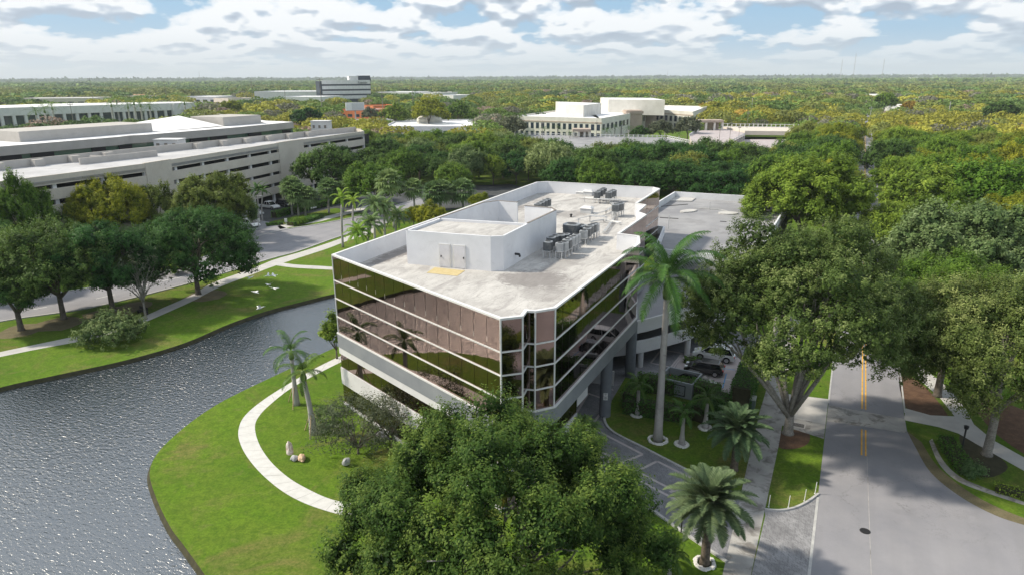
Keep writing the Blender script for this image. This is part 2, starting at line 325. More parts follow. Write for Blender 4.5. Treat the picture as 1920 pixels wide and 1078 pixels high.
M['royal_trunk'] = surf('royal_trunk', (0.33, 0.315, 0.305), (0.44, 0.42, 0.41), 0.8, 0.85, dirt=(1.5, 0.55, 0.5, (0.15, 0.13, 0.13)), bumps=0.3)
M['crownshaft'] = plain('crownshaft', (0.14, 0.22, 0.07), 0.5, var=0.2)
M['date_trunk'] = surf('date_trunk', (0.08, 0.065, 0.05), (0.17, 0.14, 0.11), 5.0, 0.95, bumps=1.0)
def leafmat(name, dark, mid_, light, trans=0.25, rough=0.5, objvar=0.25):
    dark, mid_, light = [tuple(min(.45, x*k) for x in c_) for c_, k in ((dark, 1.4), (mid_, 1.6), (light, 1.75))]; trans += .05
    m = bpy.data.materials.new(name); m.use_nodes = True; t = m.node_tree; b = t.nodes['Principled BSDF']; out = t.nodes['Material Output']
    at = t.nodes.new('ShaderNodeAttribute'); at.attribute_name = 'lv'
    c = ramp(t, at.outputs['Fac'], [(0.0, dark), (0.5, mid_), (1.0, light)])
    oi = t.nodes.new('ShaderNodeObjectInfo')
    hs = t.nodes.new('ShaderNodeHueSaturation'); t.links.new(c, hs.inputs['Color'])
    t.links.new(math_n(t, 'MULTIPLY_ADD', oi.outputs['Random'], -0.035, 0.515), hs.inputs['Hue'])
    t.links.new(math_n(t, 'MULTIPLY_ADD', oi.outputs['Random'], objvar*1.6, 1.0-objvar*0.8), hs.inputs['Value'])
    t.links.new(hs.outputs[0], b.inputs['Base Color']); b.inputs['Roughness'].default_value = rough; b.inputs['Specular IOR Level'].default_value = 0.08
    tr = t.nodes.new('ShaderNodeBsdfTranslucent'); mx = t.nodes.new('ShaderNodeMixShader'); mx.inputs[0].default_value = trans
    hs2 = t.nodes.new('ShaderNodeHueSaturation'); hs2.inputs['Value'].default_value = 1.5; hs2.inputs['Hue'].default_value = 0.485; t.links.new(hs.outputs[0], hs2.inputs['Color'])
    t.links.new(hs2.outputs[0], tr.inputs[0]); t.links.new(b.outputs[0], mx.inputs[1]); t.links.new(tr.outputs[0], mx.inputs[2]); t.links.new(mx.outputs[0], out.inputs[0])
    return m
LM = {
 'dark': leafmat('leaf_dark', (0.012, 0.028, 0.007), (0.045, 0.090, 0.020), (0.085, 0.140, 0.035)),
 'deep': leafmat('leaf_deep', (0.008, 0.024, 0.007), (0.026, 0.072, 0.016), (0.055, 0.115, 0.028)),
 'mid': leafmat('leaf_mid', (0.022, 0.050, 0.008), (0.078, 0.135, 0.018), (0.145, 0.205, 0.030)),
 'bright': leafmat('leaf_bright', (0.026, 0.060, 0.008), (0.085, 0.150, 0.018), (0.160, 0.225, 0.030), 0.3),
 'olive': leafmat('leaf_olive', (0.035, 0.050, 0.010), (0.110, 0.135, 0.028), (0.190, 0.215, 0.050)),
 'pale': leafmat('leaf_pale', (0.050, 0.085, 0.030), (0.105, 0.145, 0.050), (0.215, 0.250, 0.125), 0.2),
 'yellow': leafmat('leaf_yellow', (0.045, 0.070, 0.008), (0.125, 0.150, 0.014), (0.230, 0.240, 0.022), 0.3),
 'gold': leafmat('leaf_gold', (0.12, 0.085, 0.012), (0.21, 0.150, 0.018), (0.30, 0.225, 0.030), 0.3),
 'grey': leafmat('leaf_grey', (0.040, 0.050, 0.028), (0.070, 0.082, 0.048), (0.13, 0.145, 0.095), 0.2),
 'hero': leafmat('leaf_hero', (0.008, 0.024, 0.006), (0.031, 0.070, 0.014), (0.115, 0.165, 0.034), 0.28, objvar=0.0),
 'heropale': leafmat('leaf_hero_pale', (0.022, 0.040, 0.010), (0.075, 0.104, 0.026), (0.215, 0.235, 0.092), 0.2, objvar=0.1),
 'royal': leafmat('leaf_royal', (0.012, 0.032, 0.008), (0.032, 0.072, 0.014), (0.085, 0.140, 0.032), 0.04, 0.4, 0.1),
 'date': leafmat('leaf_date', (0.018, 0.030, 0.015), (0.050, 0.080, 0.038), (0.110, 0.150, 0.078), 0.15, 0.45, 0.1),
 'fan': leafmat('leaf_fan', (0.035, 0.065, 0.025), (0.075, 0.125, 0.045), (0.140, 0.195, 0.080), 0.2, 0.45, 0.2),
 'foxtail': leafmat('leaf_foxtail', (0.060, 0.120, 0.020), (0.130, 0.220, 0.030), (0.210, 0.310, 0.050), 0.3, 0.45, 0.1),
 'hedge': leafmat('leaf_hedge', (0.020, 0.060, 0.010), (0.040, 0.105, 0.015), (0.075, 0.165, 0.030), 0.2),
 'brown': leafmat('leaf_brown', (0.12, 0.09, 0.05), (0.18, 0.14, 0.08), (0.25, 0.20, 0.12), 0.2),
}

# ------------------------------------------------------------------ foliage
def nrm(a): return a/np.maximum(np.linalg.norm(a, axis=1, keepdims=True), 1e-9)
def quad_mesh(name, P4, lv):
    """P4: (N,4,3) corner positions; lv: (N,) leaf tone"""
    n = len(P4); me = bpy.data.meshes.new(name)
    me.vertices.add(n*4); me.vertices.foreach_set('co', P4.reshape(-1).astype(np.float32))
    me.loops.add(n*4); me.loops.foreach_set('vertex_index', np.arange(n*4, dtype=np.int32))
    me.polygons.add(n); me.polygons.foreach_set('loop_start', np.arange(0, n*4, 4, dtype=np.int32))
    at = me.attributes.new('lv', 'FLOAT', 'POINT'); at.data.foreach_set('value', np.repeat(lv, 4).astype(np.float32))
    me.update(calc_edges=True); return me
def leaf_quads(C, Nn, S, aspect=0.55, droop=0.0):
    n = len(C); r = rng.normal(size=(n, 3)); T = nrm(np.cross(Nn, r)); B = np.cross(Nn, T)
    S = S[:, None]
    tip = C+T*S*0.5; base = C-T*S*0.5; l = C+B*S*0.5*aspect; rr = C-B*S*0.5*aspect
    return np.stack([tip, l, base, rr], 1)
def sphere_dirs(n):
    v = rng.normal(size=(n, 3)); return nrm(v)
def crown_quads(Rx, Rz, nl, lr, tufts, lpt, leaf, tuft_r=0.35, zmin=-0.35, flat=1.0, core=0.5, centre=(0, 0, 0), upright=0.35, drop=0.05, aspect=0.6, lobes=None, shell=0.72):
    """an uneven crown: lumps on an ellipsoid, leafy tufts on each lump. Returns quads, lv, lump centres"""
    i = np.arange(nl)+0.5; z = 1-(1-zmin)*i/nl; ph = i*2.399963+rng.uniform(0, 6.28)
    rho = np.sqrt(np.clip(1-z*z, 0.02, 1)); D = np.stack([rho*np.cos(ph), rho*np.sin(ph), z], 1)+rng.normal(size=(nl, 3))*0.10
    k = shell*rng.uniform(0.80, 1.10, nl)
    LC = D*k[:, None]*np.array([Rx, Rx, Rz]); keep = rng.random(nl) > drop; LC = LC[keep]; nl = len(LC)
    LR = lr*Rx*rng.uniform(0.7, 1.3, nl)
    if lobes is not None: LC = np.vstack([LC, lobes[:, :3]]); LR = np.concatenate([LR, lobes[:, 3]]); nl = len(LC)
    tone = rng.uniform(-0.13, 0.13, nl)
    idx = np.repeat(np.arange(nl), tufts); d = sphere_dirs(len(idx))
    outw = nrm(LC/np.array([Rx, Rx, Rz])+np.array([0, 0, 0.35]))[idx]
    d = nrm(d+outw*0.75)
    TC = LC[idx]+d*(LR[idx]*rng.uniform(0.72, 1.12, len(idx)))[:, None]*np.array([1, 1, 0.85*flat])
    ttone = tone[idx]+rng.uniform(-0.16, 0.16, len(idx)); tr = tuft_r*rng.uniform(0.6, 1.4, len(idx))
    j = np.repeat(np.arange(len(TC)), lpt); n = len(j)
    off = rng.normal(size=(n, 3))*0.42; up = d[j]*0.6+np.array([0, 0, upright]); off += up*rng.uniform(-0.6, 1.2, n)[:, None]
    C = TC[j]+off*tr[j][:, None]
    Nn = nrm(d[j]*0.7+nrm(off)*0.55+np.array([0, 0, 0.35])+rng.normal(size=(n, 3))*0.40)
    S = leaf*rng.uniform(0.6, 1.35, n); lv = np.clip(0.40+ttone[j]+rng.normal(size=n)*0.07+np.clip((off*up).sum(1), -1, 1.4)*0.16, 0, 1)  # tone rises toward tuft tips: their lit tops are painted in
    Q = leaf_quads(C, Nn, S, aspect)
    if core > 0:      # big inner leaves close the crown; dark tone paints in the shade between tufts
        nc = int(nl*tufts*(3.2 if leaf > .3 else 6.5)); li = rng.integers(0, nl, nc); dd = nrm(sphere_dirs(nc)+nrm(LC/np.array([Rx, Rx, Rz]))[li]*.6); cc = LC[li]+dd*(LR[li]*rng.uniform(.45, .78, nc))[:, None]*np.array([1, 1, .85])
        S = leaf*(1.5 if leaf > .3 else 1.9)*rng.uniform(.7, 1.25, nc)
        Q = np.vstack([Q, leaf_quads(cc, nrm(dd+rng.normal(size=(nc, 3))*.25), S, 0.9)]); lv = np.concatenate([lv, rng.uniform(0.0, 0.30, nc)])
    return Q+np.array(centre), lv, LC+np.array(centre), LR
def limb(mb, a, b, r0_, r1_, sag=0.12, seg=5, sides=7):
    a, b = Vector(a), Vector(b); d = b-a; side = Vector((random.uniform(-1, 1), random.uniform(-1, 1), random.uniform(-.3, .5)))*d.length*sag
    pts = [a+d*t+side*math.sin(t*math.pi)+Vector((0, 0, d.length*0.10*math.sin(t*math.pi))) for t in [i/seg for i in range(seg+1)]]
    mb.tube(pts, [r0_+(r1_-r0_)*(i/seg) for i in range(seg+1)], sides); return pts
def trunk_mb(h, r, LC, nb=8, fork=0.4, sub_=True, lean=(0, 0), flare=1.5):
    mb = MB(); top = Vector((lean[0], lean[1], h*fork))
    pts = [Vector((0, 0, -0.15)), Vector((0, 0, 0.25)), Vector((lean[0]*.4, lean[1]*.4, h*fork*.5)), top]
    mb.tube(pts, [r*flare, r*1.1, r*.92, r*.85], 10)
    order = list(range(len(LC))); random.shuffle(order)
    for i in order[:nb]:
        c = Vector(LC[i]); st = top+Vector((0, 0, -random.uniform(0, .2)*h*fork))
        p = limb(mb, st, top.lerp(c, 0.85), r*.55, r*.14)
        if sub_:
            for _ in range(2):
                q = p[random.choice((2, 3))]; e = q.lerp(c, .7)+Vector((random.uniform(-1, 1), random.uniform(-1, 1), random.uniform(0, 1)))*(c-q).length*.35
                limb(mb, q, e, r*.22, r*.06, seg=3, sides=5)
    return mb
def make_tree(name, seed, H, Rx, leafm, label=None, group=None, cat='tree', nl=26, lr=0.33, tufts=26, lpt=14, leaf=0.32, tuft_r=0.5, bark=None, fork=0.33, tr=None, nb=7, zmin=-0.35, loc=(0, 0, 0), Rz=None, trunk=True, kw={}):
    global rng
    rng = np.random.default_rng(seed); random.seed(seed)
    Rz = Rz or H*0.40; cz = H-Rz*0.95
    Q, lv, LC, LR = crown_quads(Rx, Rz, nl, lr, tufts, lpt, leaf, tuft_r, zmin, centre=(0, 0, cz), **kw)
    root = thing(name, label, cat, loc, random.uniform(0, 6.28), group)
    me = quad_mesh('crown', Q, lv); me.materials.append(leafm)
    c = bpy.data.objects.new('crown', me); COL.objects.link(c); c.parent = root
    if trunk:
        tm = trunk_mb(H, tr or 0.028*H, LC, nb, fork)
        tm.build('trunk', bark or M['bark'], root, smooth=True, local=True)
    return root
PARK = []          # prototypes, removed at the end (never left in the scene)
def proto_tree(*a, **k): r_ = make_tree(*a, **k); PARK.append(r_); return r_
def place_copy(proto, loc, s=1.0, rot=None, leafm=None, label=None, group=None, cat=None, name=None, sz=None):
    c = copy_tree(proto); c.location = loc; c.rotation_euler = (0, 0, random.uniform(0, 6.28) if rot is None else rot)
    c.scale = (s, s, sz or s)
    if label: c['label'] = label
    if cat: c['category'] = cat
    if group: c['group'] = group
    elif 'group' in c: del c['group']
    if name: c.name = name
    if leafm is not None:
        for k in c.children if False else [o for o in NEWKIDS(c)]:
            if k.name.split('.')[0] in ('crown', 'fronds'):
                k.material_slots[0].link = 'OBJECT'; k.material_slots[0].material = leafm
    return c
def NEWKIDS(c): return list(c.children)

# palms -----------------------------------------------------------------
def pinnate(root_p, az, el, length, sag, nleaf, ll, lw, vee=0.5, twist=0.0, droop=0.5):
    """one feather frond -> quads, tones"""
    Q = []; lv = []; seg = 16; p = np.array(root_p, float); pts = [p.copy()]; dirs = []
    e = el
    for i in range(seg):
        d = np.array([math.cos(az)*math.cos(e), math.sin(az)*math.cos(e), math.sin(e)]); dirs.append(d); p = p+d*length/seg; pts.append(p.copy()); e -= sag/seg*(0.5+1.2*i/seg)
        az += twist/seg
    dirs.append(dirs[-1]); side0 = np.array([-math.sin(az), math.cos(az), 0.0])
    tone = random.uniform(-.12, .12)
    for i in range(nleaf):
        t = 0.10+0.90*i/(nleaf-1); k = min(int(t*seg), seg-1); f = t*seg-k; c = pts[k]*(1-f)+pts[k+1]*f; d = dirs[k]
        upv = np.cross(side0, d); upv = upv/np.linalg.norm(upv)*(-1 if np.cross(side0, d)[2] < 0 else 1)
        w = ll*(math.sin(math.pi*min(1, 0.12+t*0.90))**0.6)*random.uniform(.85, 1.12)+0.05
        for s in (-1, 1):
            v = side0*s*math.cos(vee)+upv*math.sin(vee)+d*0.75+np.array([random.uniform(-.12, .12)]*3); v = v/np.linalg.norm(v)
            m1 = c+v*w*.5; v2 = v+np.array([0, 0, -droop]); v2 = v2/np.linalg.norm(v2); e2 = m1+v2*w*.5
            wd = d*lw
            Q.append([c-wd*.5, c+wd*.5, m1+wd*.5, m1-wd*.5]); Q.append([m1-wd*.5, m1+wd*.5, e2+wd*.08, e2-wd*.08]); a = 0.5+tone+random.uniform(-.15, .15); lv += [a, a+.08]
    for i in range(seg):       # rachis
        w_ = side0*0.035*(1-i/seg)*length/4+side0*.006
        Q.append([pts[i]-w_, pts[i]+w_, pts[i+1]+w_*.9, pts[i+1]-w_*.9]); lv.append(0.95)
    return Q, lv
def fan_leaf(root_p, az, el, plen, fr, n=11):
    Q = []; lv = []; p = np.array(root_p, float); d = np.array([math.cos(az)*math.cos(el), math.sin(az)*math.cos(el), math.sin(el)]); c = p+d*plen+np.array([0, 0, -plen*.12])
    s = np.array([-math.sin(az), math.cos(az), 0.0]); u = np.cross(d, s)
    Q.append([p-s*.02, p+s*.02, c+s*.02, c-s*.02]); lv.append(.6); tone = random.uniform(-.2, .2)
    for i in range(n):
        a = (-1+2*i/(n-1))*1.9; v = d*math.cos(a)+s*math.sin(a); w = np.cross(v, u)*fr*.11; m_ = c+v*fr*.6+u*fr*.03*(i % 2); e_ = c+v*fr+np.array([0, 0, -fr*random.uniform(.15, .45)])
        Q.append([c, m_-w, e_, m_+w]); lv.append(.5+tone+random.uniform(-.15, .15))
    return Q, lv
def make_palm(name, seed, H, kind, leafm, label=None, group=None, loc=(0, 0, 0), fl=4.0, nf=16, tr=0.22, trunkm=None, bulge=0, lean=(0, 0), n=50, lw=.045):
    random.seed(seed); Q = []; lv = []
    root = thing(name, label, 'palm tree', loc, 0.0, group); shaft = 0
    top = Vector((lean[0], lean[1], H))
    if kind == 'royal':
        shaft = min(1.9, H*.16)
        for i in range(nf):
            t = i/nf; el = R(86-t*112); a = i*2.399+random.uniform(-.2, .2)
            q, l = pinnate(top+Vector((0, 0, shaft)), a, el, fl*random.uniform(.9, 1.1), R(50+62*(1-abs(t-.3))), n, fl*.19, lw, vee=.15, droop=1.1, twist=random.uniform(-.3, .3)); Q += q; lv += l
    elif kind == 'date':
        for i in range(nf):
            t = (i+.5)/nf; el = R(84-t*112); a = i*2.399+random.uniform(-.15, .15)
            q, l = pinnate(top, a, el, fl*random.uniform(.85, 1.1)*(0.75+.25*min(1, t*3)), R(40+26*random.random()), n, fl*.17, .075, vee=.40, droop=.2)
            if t > .86: l = [x+.1 for x in l]
            Q += q; lv += l
    elif kind == 'fan':
        for i in range(nf):
            t = (i+.5)/nf; el = R(85-t*135); q, l = fan_leaf(top, i*2.399, el, fl*.5, fl*.55); Q += q; lv += l
    Qa = np.array([[list(p) for p in q] for q in Q], float); me = quad_mesh('fronds', Qa, np.clip(np.array(lv), 0, 1)); me.materials.append(leafm)
    o = bpy.data.objects.new('fronds', me); COL.objects.link(o); o.parent = root
    mb = MB(); k = 10; pts = []; rad = []
    for i in range(k+1):
        t = i/k; pts.append(Vector((lean[0]*t*t, lean[1]*t*t, -.1+(H+.1)*t)))
        r_ = tr*(1.25-.35*t) if not bulge else tr*(1+bulge*math.exp(-((t-.12)/.22)**2))*(1-.25*t)
        if i == 0: r_ *= 1.25
        rad.append(r_)
    mb.tube(pts, rad, 12); mb.build('trunk', trunkm or M['royal_trunk'], root, smooth=True, local=True)
    if shaft:
        mb = MB(); mb.tube([top, top+Vector((0, 0, shaft*.3)), top+Vector((0, 0, shaft+.1))], [tr*.95, tr*1.15, tr*.45], 10); mb.build('crownshaft', M['crownshaft'], root, smooth=True, local=True)
    return root
def stone_ring(p, r, label):
    mb = MB(); n = 28; random.seed(int(p.x*10)); 
    for i in range(n):
        a = 2*math.pi*i/n; s = .13+random.uniform(-.03, .03)*1; rr = r+random.uniform(-.04, .04)
        Mx = Matrix.Translation((p.x+rr*math.cos(a), p.y+rr*math.sin(a), .0)) @ Matrix.Rotation(a+random.uniform(-.3, .3), 4, 'Z')
        mb.box(-s, -s*.9, 0, s, s*.9, .13+random.uniform(0, .05), 0, Mx, .25)
    o = mb.build('stone_ring', M['stone_white'], None, bevel=.02); return tag(o, label, 'stone edging', 'white stone rings around the palms')

def hedge(poly_pts, w, h, label, leafm='hedge', dens=90, leaf=0.16, closed=False, z=0.0, name='hedge', group=None, hgt_var=.08):
    """clipped hedge along a polyline"""
    Q = []; lv = []; pts = [Vector((p[0], p[1], 0)) for p in poly_pts]; core = MB()
    for a, b in zip(pts[:-1], pts[1:]):
        d = b-a; Ln = d.length; d.normalize(); n_ = Vector((-d.y, d.x, 0)); N_ = int(dens*Ln*(w+2*h))
        core.wall(a-n_*(w*.42), b-n_*(w*.42), z, z+h*.9, w*.84, 0)
        t = rng.uniform(-w*.1, Ln+w*.1, N_); k = rng.random(N_)*(w+2*h); C = np.zeros((N_, 3)); Nn = np.zeros((N_, 3))
        lat = np.where(k < h, -w/2, np.where(k < h+w, k-h-w/2, w/2)); hh = np.where(k < h, k, np.where(k < h+w, h, k-h-w))
        lat = lat+rng.normal(size=N_)*.07; hh = hh+rng.normal(size=N_)*hgt_var
        C[:, 0] = a.x+d.x*t+n_.x*lat; C[:, 1] = a.y+d.y*t+n_.y*lat; C[:, 2] = z+np.maximum(hh, .02)
        s_ = np.where(k < h, -1, np.where(k < h+w, 0, 1)); Nn[:, 0] = n_.x*s_; Nn[:, 1] = n_.y*s_; Nn[:, 2] = (s_ == 0)*1.0+.2
        Nn = nrm(Nn+rng.normal(size=(N_, 3))*.55); Q.append(leaf_quads(C, Nn, leaf*rng.uniform(.6, 1.4, N_), .6)); lv.append(np.clip(rng.normal(size=N_)*.2+.5, 0, 1))
    c0 = pts[0]; root = thing(name, label, name, c0, 0, group)
    q = np.vstack(Q)-np.array([c0.x, c0.y, 0]); me = quad_mesh('foliage', q, np.concatenate(lv)); me.materials.append(LM[leafm])
    o = bpy.data.objects.new('foliage', me); COL.objects.link(o); o.parent = root
    core.build('stems', M['soil'], root)
    return root
def bush(p, Rx, H, leafm, label, nl=14, lpt=14, leaf=.16, name='shrub', cat='shrub', group=None, seed=1, tufts=22, sparse=False):
    return make_tree(name, seed, H, Rx, LM[leafm], label, group, cat, nl=nl, lr=.36, tufts=tufts, lpt=lpt, leaf=leaf, tuft_r=.28, fork=.15, tr=.05, nb=6, loc=p, Rz=H*.55, zmin=-.3, kw=dict(core=0 if sparse else .5))

# ================================================================== THE GROUND
def pw(lst, z=0.0): return [W(x, y, z) for x, y in lst]
def smooth_poly(pts, n=6, closed=False):
    """Catmull-Rom through the points"""
    out = []; m_ = len(pts); rngi = range(m_ if closed else m_-1)
    g = lambda i: pts[i % m_] if closed else pts[max(0, min(m_-1, i))]
    for i in rngi:
        p0, p1, p2, p3 = g(i-1), g(i), g(i+1), g(i+2)
        for k in range(n):
            t = k/n; out.append(0.5*((2*p1)+(p2-p0)*t+(2*p0-5*p1+4*p2-p3)*t*t+(3*p1-p0-3*p2+p3)*t**3))
    if not closed: out.append(pts[-1])
    return out
far_shore = smooth_poly([W(-330, 830), W(-150, 770), W(0, 726), W(110, 702), W(235, 675), W(345, 643), W(430, 607), W(500, 583), (W(565, 566)), W(640, 548), W(720, 535)], 5)
near_shore = smooth_poly([W(720, 600), W(650, 640), W(600, 664), W(530, 697), W(450, 735), W(400, 762), W(350, 797), W(300, 843), W(281, 882), W(290, 925), W(318, 985), W(345, 1022), W(385, 1078), W(440, 1160), W(520, 1290), W(640, 1500), Vector((-8, 8, 0))], 5)
lake = [p for p in far_shore]+near_shore+[Vector((-8, -45, 0)), Vector((-60, -110, 0)), Vector((-190, -110, 0)), Vector((-210, 0, 0))]
BIG = 24000.0
def zone(poly, outer):
    n = len(poly); vv = [Vector((p[0], p[1])) for p in poly]; ov = [Vector((x, y)) for x, y in outer]
    ee = [(i, (i+1) % n) for i in range(n)]+[(n+i, n+(i+1) % len(ov)) for i in range(len(ov))]
    v, e, f, *_ = delaunay_2d_cdt(vv+ov, ee, [], 0, 1e-4); return v, f
def inside(p, poly):
    c = False; n = len(poly); j = n-1
    for i in range(n):
        if (poly[i][1] > p[1]) != (poly[j][1] > p[1]) and p[0] < (poly[j][0]-poly[i][0])*(p[1]-poly[i][1])/(poly[j][1]-poly[i][1]+1e-12)+poly[i][0]: c = not c
        j = i
    return c
gv, gf = zone(lake, [(-BIG, -BIG), (BIG, -BIG), (BIG, BIG), (-BIG, BIG)])
mb = MB(); mb.v = [(p.x, p.y, 0.0) for p in gv]
for f in gf:
    c = sum((Vector((gv[i].x, gv[i].y)) for i in f), Vector((0, 0)))/len(f)
    if not inside(c, lake): mb.f.append(tuple(f)); mb.m.append(0)
tag(mb.build('ground', M['lawn']), kind='structure')
mb = MB(); n = len(lake)
area = sum(lake[i].x*lake[(i+1) % n].y-lake[(i+1) % n].x*lake[i].y for i in range(n)); sg = 1 if area > 0 else -1
inner = []
for i in range(n):
    d = (lake[(i+1) % n]-lake[i-1]).normalized(); inner.append(lake[i]+Vector((-d.y, d.x, 0))*sg*.45+Vector((0, 0, -.75)))
for i in range(n):
    k = (i+1) % n; mb.face([lake[i], lake[k], inner[k], inner[i]])
tag(mb.build('lake_bank', M['soil']), kind='structure')
mb = MB(); mb.face([(-260, -150, -.42), (40, -150, -.42), (40, 160, -.42), (-260, 160, -.42)]); tag(mb.build('lake_water', M['water']), kind='structure')

SH = [0]
def sheet(name, pts, m, z=0.004, mats=None):
    v2 = [Vector((p[0], p[1])) for p in pts]; n = len(v2)
    v, e, f, *_ = delaunay_2d_cdt(v2, [(i, (i+1) % n) for i in range(n)], [], 1, 1e-5)
    mb = MB(); mb.v = [(p.x, p.y, z) for p in v]; mb.f = [tuple(q) for q in f]; mb.m = [0]*len(f)
    return tag(mb.build(name, M[m]), kind='structure')
def kerb(pts, w=.16, h=.13, name='kerb', m='kerb'):
    mb = MB(); n = len(pts); L_, R_ = [], []
    for i, p in enumerate(pts):
        d = (pts[min(i+1, n-1)]-pts[max(i-1, 0)]); d.z = 0; d.normalize(); q = Vector((-d.y, d.x, 0))*w*.5; L_.append(p+q); R_.append(p-q)
    for i in range(n-1):
        a, b, c, d = L_[i], L_[i+1], R_[i+1], R_[i]; T = Vector((0, 0, h))
        mb.face([a+T, d+T, c+T, b+T]); mb.face([a, a+T, b+T, b]); mb.face([d, c, c+T, d+T])
    mb.face([L_[0], R_[0], R_[0]+T, L_[0]+T]); mb.face([L_[-1], L_[-1]+T, R_[-1]+T, R_[-1]])
    return tag(mb.build(name, M[m]), kind='structure')
def strip(a, b, w):
    d = (b-a); d.z = 0; d.normalize(); q = Vector((-d.y, d.x, 0))*w*.5; return [a+q, b+q, b-q, a-q]
# main street with its flare
flare = smooth_poly([uv(7.5, 66), W(1715, 835), W(1745, 885), W(1800, 930), W(1865, 965), W(1925, 985)], 5)
street = [uv(.8, 24), uv(.8, 690), uv(7.4, 690), uv(7.4, 70)]+flare+[uv(40, 50), uv(70, 50), uv(70, 24)]
sheet('main_street', street, 'asphalt', .004)
kerb([uv(.8, 36), uv(.8, 51.3)], .18, .02, 'kerb'); kerb([uv(.8, 69), uv(.8, 200)], .15, .03); kerb([uv(7.5, 70), uv(7.5, 200)], .15, .03)
sheet('cross_street', [uv(-30, 8), uv(-30, 22), uv(70, 22), uv(70, 8)], 'asphalt', .004)
for o_ in (-.16, .16):
    for V0, V1 in ((69.0, 400), (63.2, 64.9)) if False else ((69.1, 420), (59.6, 64.6)):
        sheet('centre_line', strip(uv(3.95+o_, V0), uv(3.95+o_, V1), .12), 'yellow_paint', .012)
M['storm'] = M['old_concrete']
sheet('road_seam', strip(W(1625, 838), W(1634, 1090), .04), 'storm', .008)
sheet('crosswalk', [uv(.8, 64.9), uv(.8, 68.6), uv(7.45, 68.6), uv(7.45, 65.6)], 'old_concrete', .008)
# pavement left of the street
sheet('pavement', [uv(-4.15, 36), uv(-5.0, 61), uv(-5.1, 64.3), uv(-5.3, 120), uv(-3.9, 120), uv(-3.5, 69), uv(-2.9, 64), uv(-2.75, 58), uv(-2.6, 40), uv(-2.6, 36)], 'old_concrete', .008)
sheet('driveway_apron', [uv(-2.9, 64.2), uv(-3.4, 69.4), uv(.75, 70.0), uv(.75, 64.2)], 'concrete', .006)
sheet('storm_gutter', [uv(-4.4, 62.6), uv(-2.9, 64.2), uv(.75, 64.2), uv(.75, 61.2)], 'old_concrete', .010)
curve = smooth_poly([W(1434, 955), W(1462, 957), W(1490, 952), W(1515, 940), W(1534, 926)], 4)
sheet('brick_apron', [uv(-2.6, 30), uv(-2.55, 47)]+curve+[uv(.72, 50), uv(.75, 30)], 'paver_apron', .006); kerb(curve, .16, .12)
# garden path right of the street
pl = [W(1695, 787), W(1760, 800), W(1797, 812), W(1831, 832), W(1920, 882), W(2000, 930)]; pr = [W(2010, 905), W(1920, 857), W(1861, 824), W(1826, 795), W(1806, 757), W(1780, 728), W(1745, 700), W(1700, 660), W(1685, 668), W(1725, 712), W(1762, 745), W(1790, 780), W(1745, 778), W(1698, 765)]
sheet('garden_path', pl+pr, 'concrete', .008)
sheet('mulch_bed', smooth_poly([W(1688, 700), W(1735, 725), W(1782, 790), W(1730, 785), W(1695, 757)], 4, True), 'mulch', .004)
sheet('mulch_bed', smooth_poly([W(1822, 740), W(1990, 800), W(1990, 880), W(1870, 815)], 4, True), 'mulch', .004)
sheet('mulch_bed', smooth_poly([W(1800, 812), W(1850, 838), W(1890, 875), W(1850, 895), W(1815, 870)], 4, True), 'soil', .006)
sheet('mulch_bed', smooth_poly([W(1462, 808), W(1512, 808), W(1517, 828), W(1495, 840), W(1460, 838)], 4, True), 'mulch', .006)
sheet('swale', smooth_poly([W(1748, 822), W(1768, 862), W(1800, 893), W(1850, 915), W(1925, 942)], 4)+smooth_poly([W(1925, 948), W(1846, 922), W(1793, 900), W(1760, 868), W(1742, 826)], 4), 'old_concrete', .008)
sheet('dirt_edge', flare+smooth_poly([W(1925, 972), W(1870, 950), W(1812, 918), W(1757, 872), W(1728, 828)], 5), 'duff', .002)
# driveway and courtyard
court = [W(1136, 769), W(1134, 790), W(1151, 811), W(1209, 841), W(1294, 885), W(1400, 938)]
cs = smooth_poly(court, 6)
low = smooth_poly([uv(-19, 44.8), uv(-16.5, 45.5), W(1105, 880), W(1175, 926), W(1230, 962), W(1289, 1004), W(1362, 1053)], 5)
court_poly = cs+[uv(-4.55, 47.0), uv(-4.2, 39.8)]+low[::-1]+[uv(-36, 44), uv(-36, 86), uv(-7.5, 86), uv(-7.5, 69.6), uv(-15.6, 69.6), uv(-15.8, 66.2), uv(-19.2, 66.2)]
sheet('courtyard', court_poly, 'paver', .004); kerb(cs, .22, .13); kerb(low[8:], .22, .13)
def band(lst, w=.26, closed=True):
    P_ = [W(*p) for p in lst]; prs = list(zip(P_, P_[1:]+P_[:1])) if closed else list(zip(P_[:-1], P_[1:]))
    for a, b in prs: sheet('paver_band', strip(a, b, w), 'paver_light', .008)
band([(1107, 801), (1164, 860) if False else (1060, 838)], closed=False)
band([(1107, 800), (1205, 851), (1166, 867), (1075, 818)], .25)
band([(1194, 883), (1232, 864), (1300, 898), (1262, 918)], .25)
band([(1098, 835), (1155, 874), (1132, 884)], .25, False); band([(1175, 888), (1275, 940)], .25, False)
band([(1077, 783), (1113, 791), (1145, 752), (1103, 737), (1078, 778)], .25, False); band([(1098, 707), (1150, 731)], .2, False)
band([(1256, 922), (1300, 905)], .25, False)
band([(1258, 688), (1279, 662), (1240, 655), (1220, 680)], .22)
sheet('parking_bay', [W(1266, 690), W(1283, 660), W(1400, 672), W(1368, 742), W(1338, 735)], 'stall', .008)
band([(1262, 690), (1281, 664)], .2, False)
sheet('bay_line', strip(W(1300, 684), W(1378, 693), .12), 'blue_paint', .012); sheet('bay_line', strip(W(1355, 727), W(1362, 700), .12), 'blue_paint', .012)
sheet('bay_line', strip(W(1330, 705), W(1370, 712), .12), 'white_paint', .012)
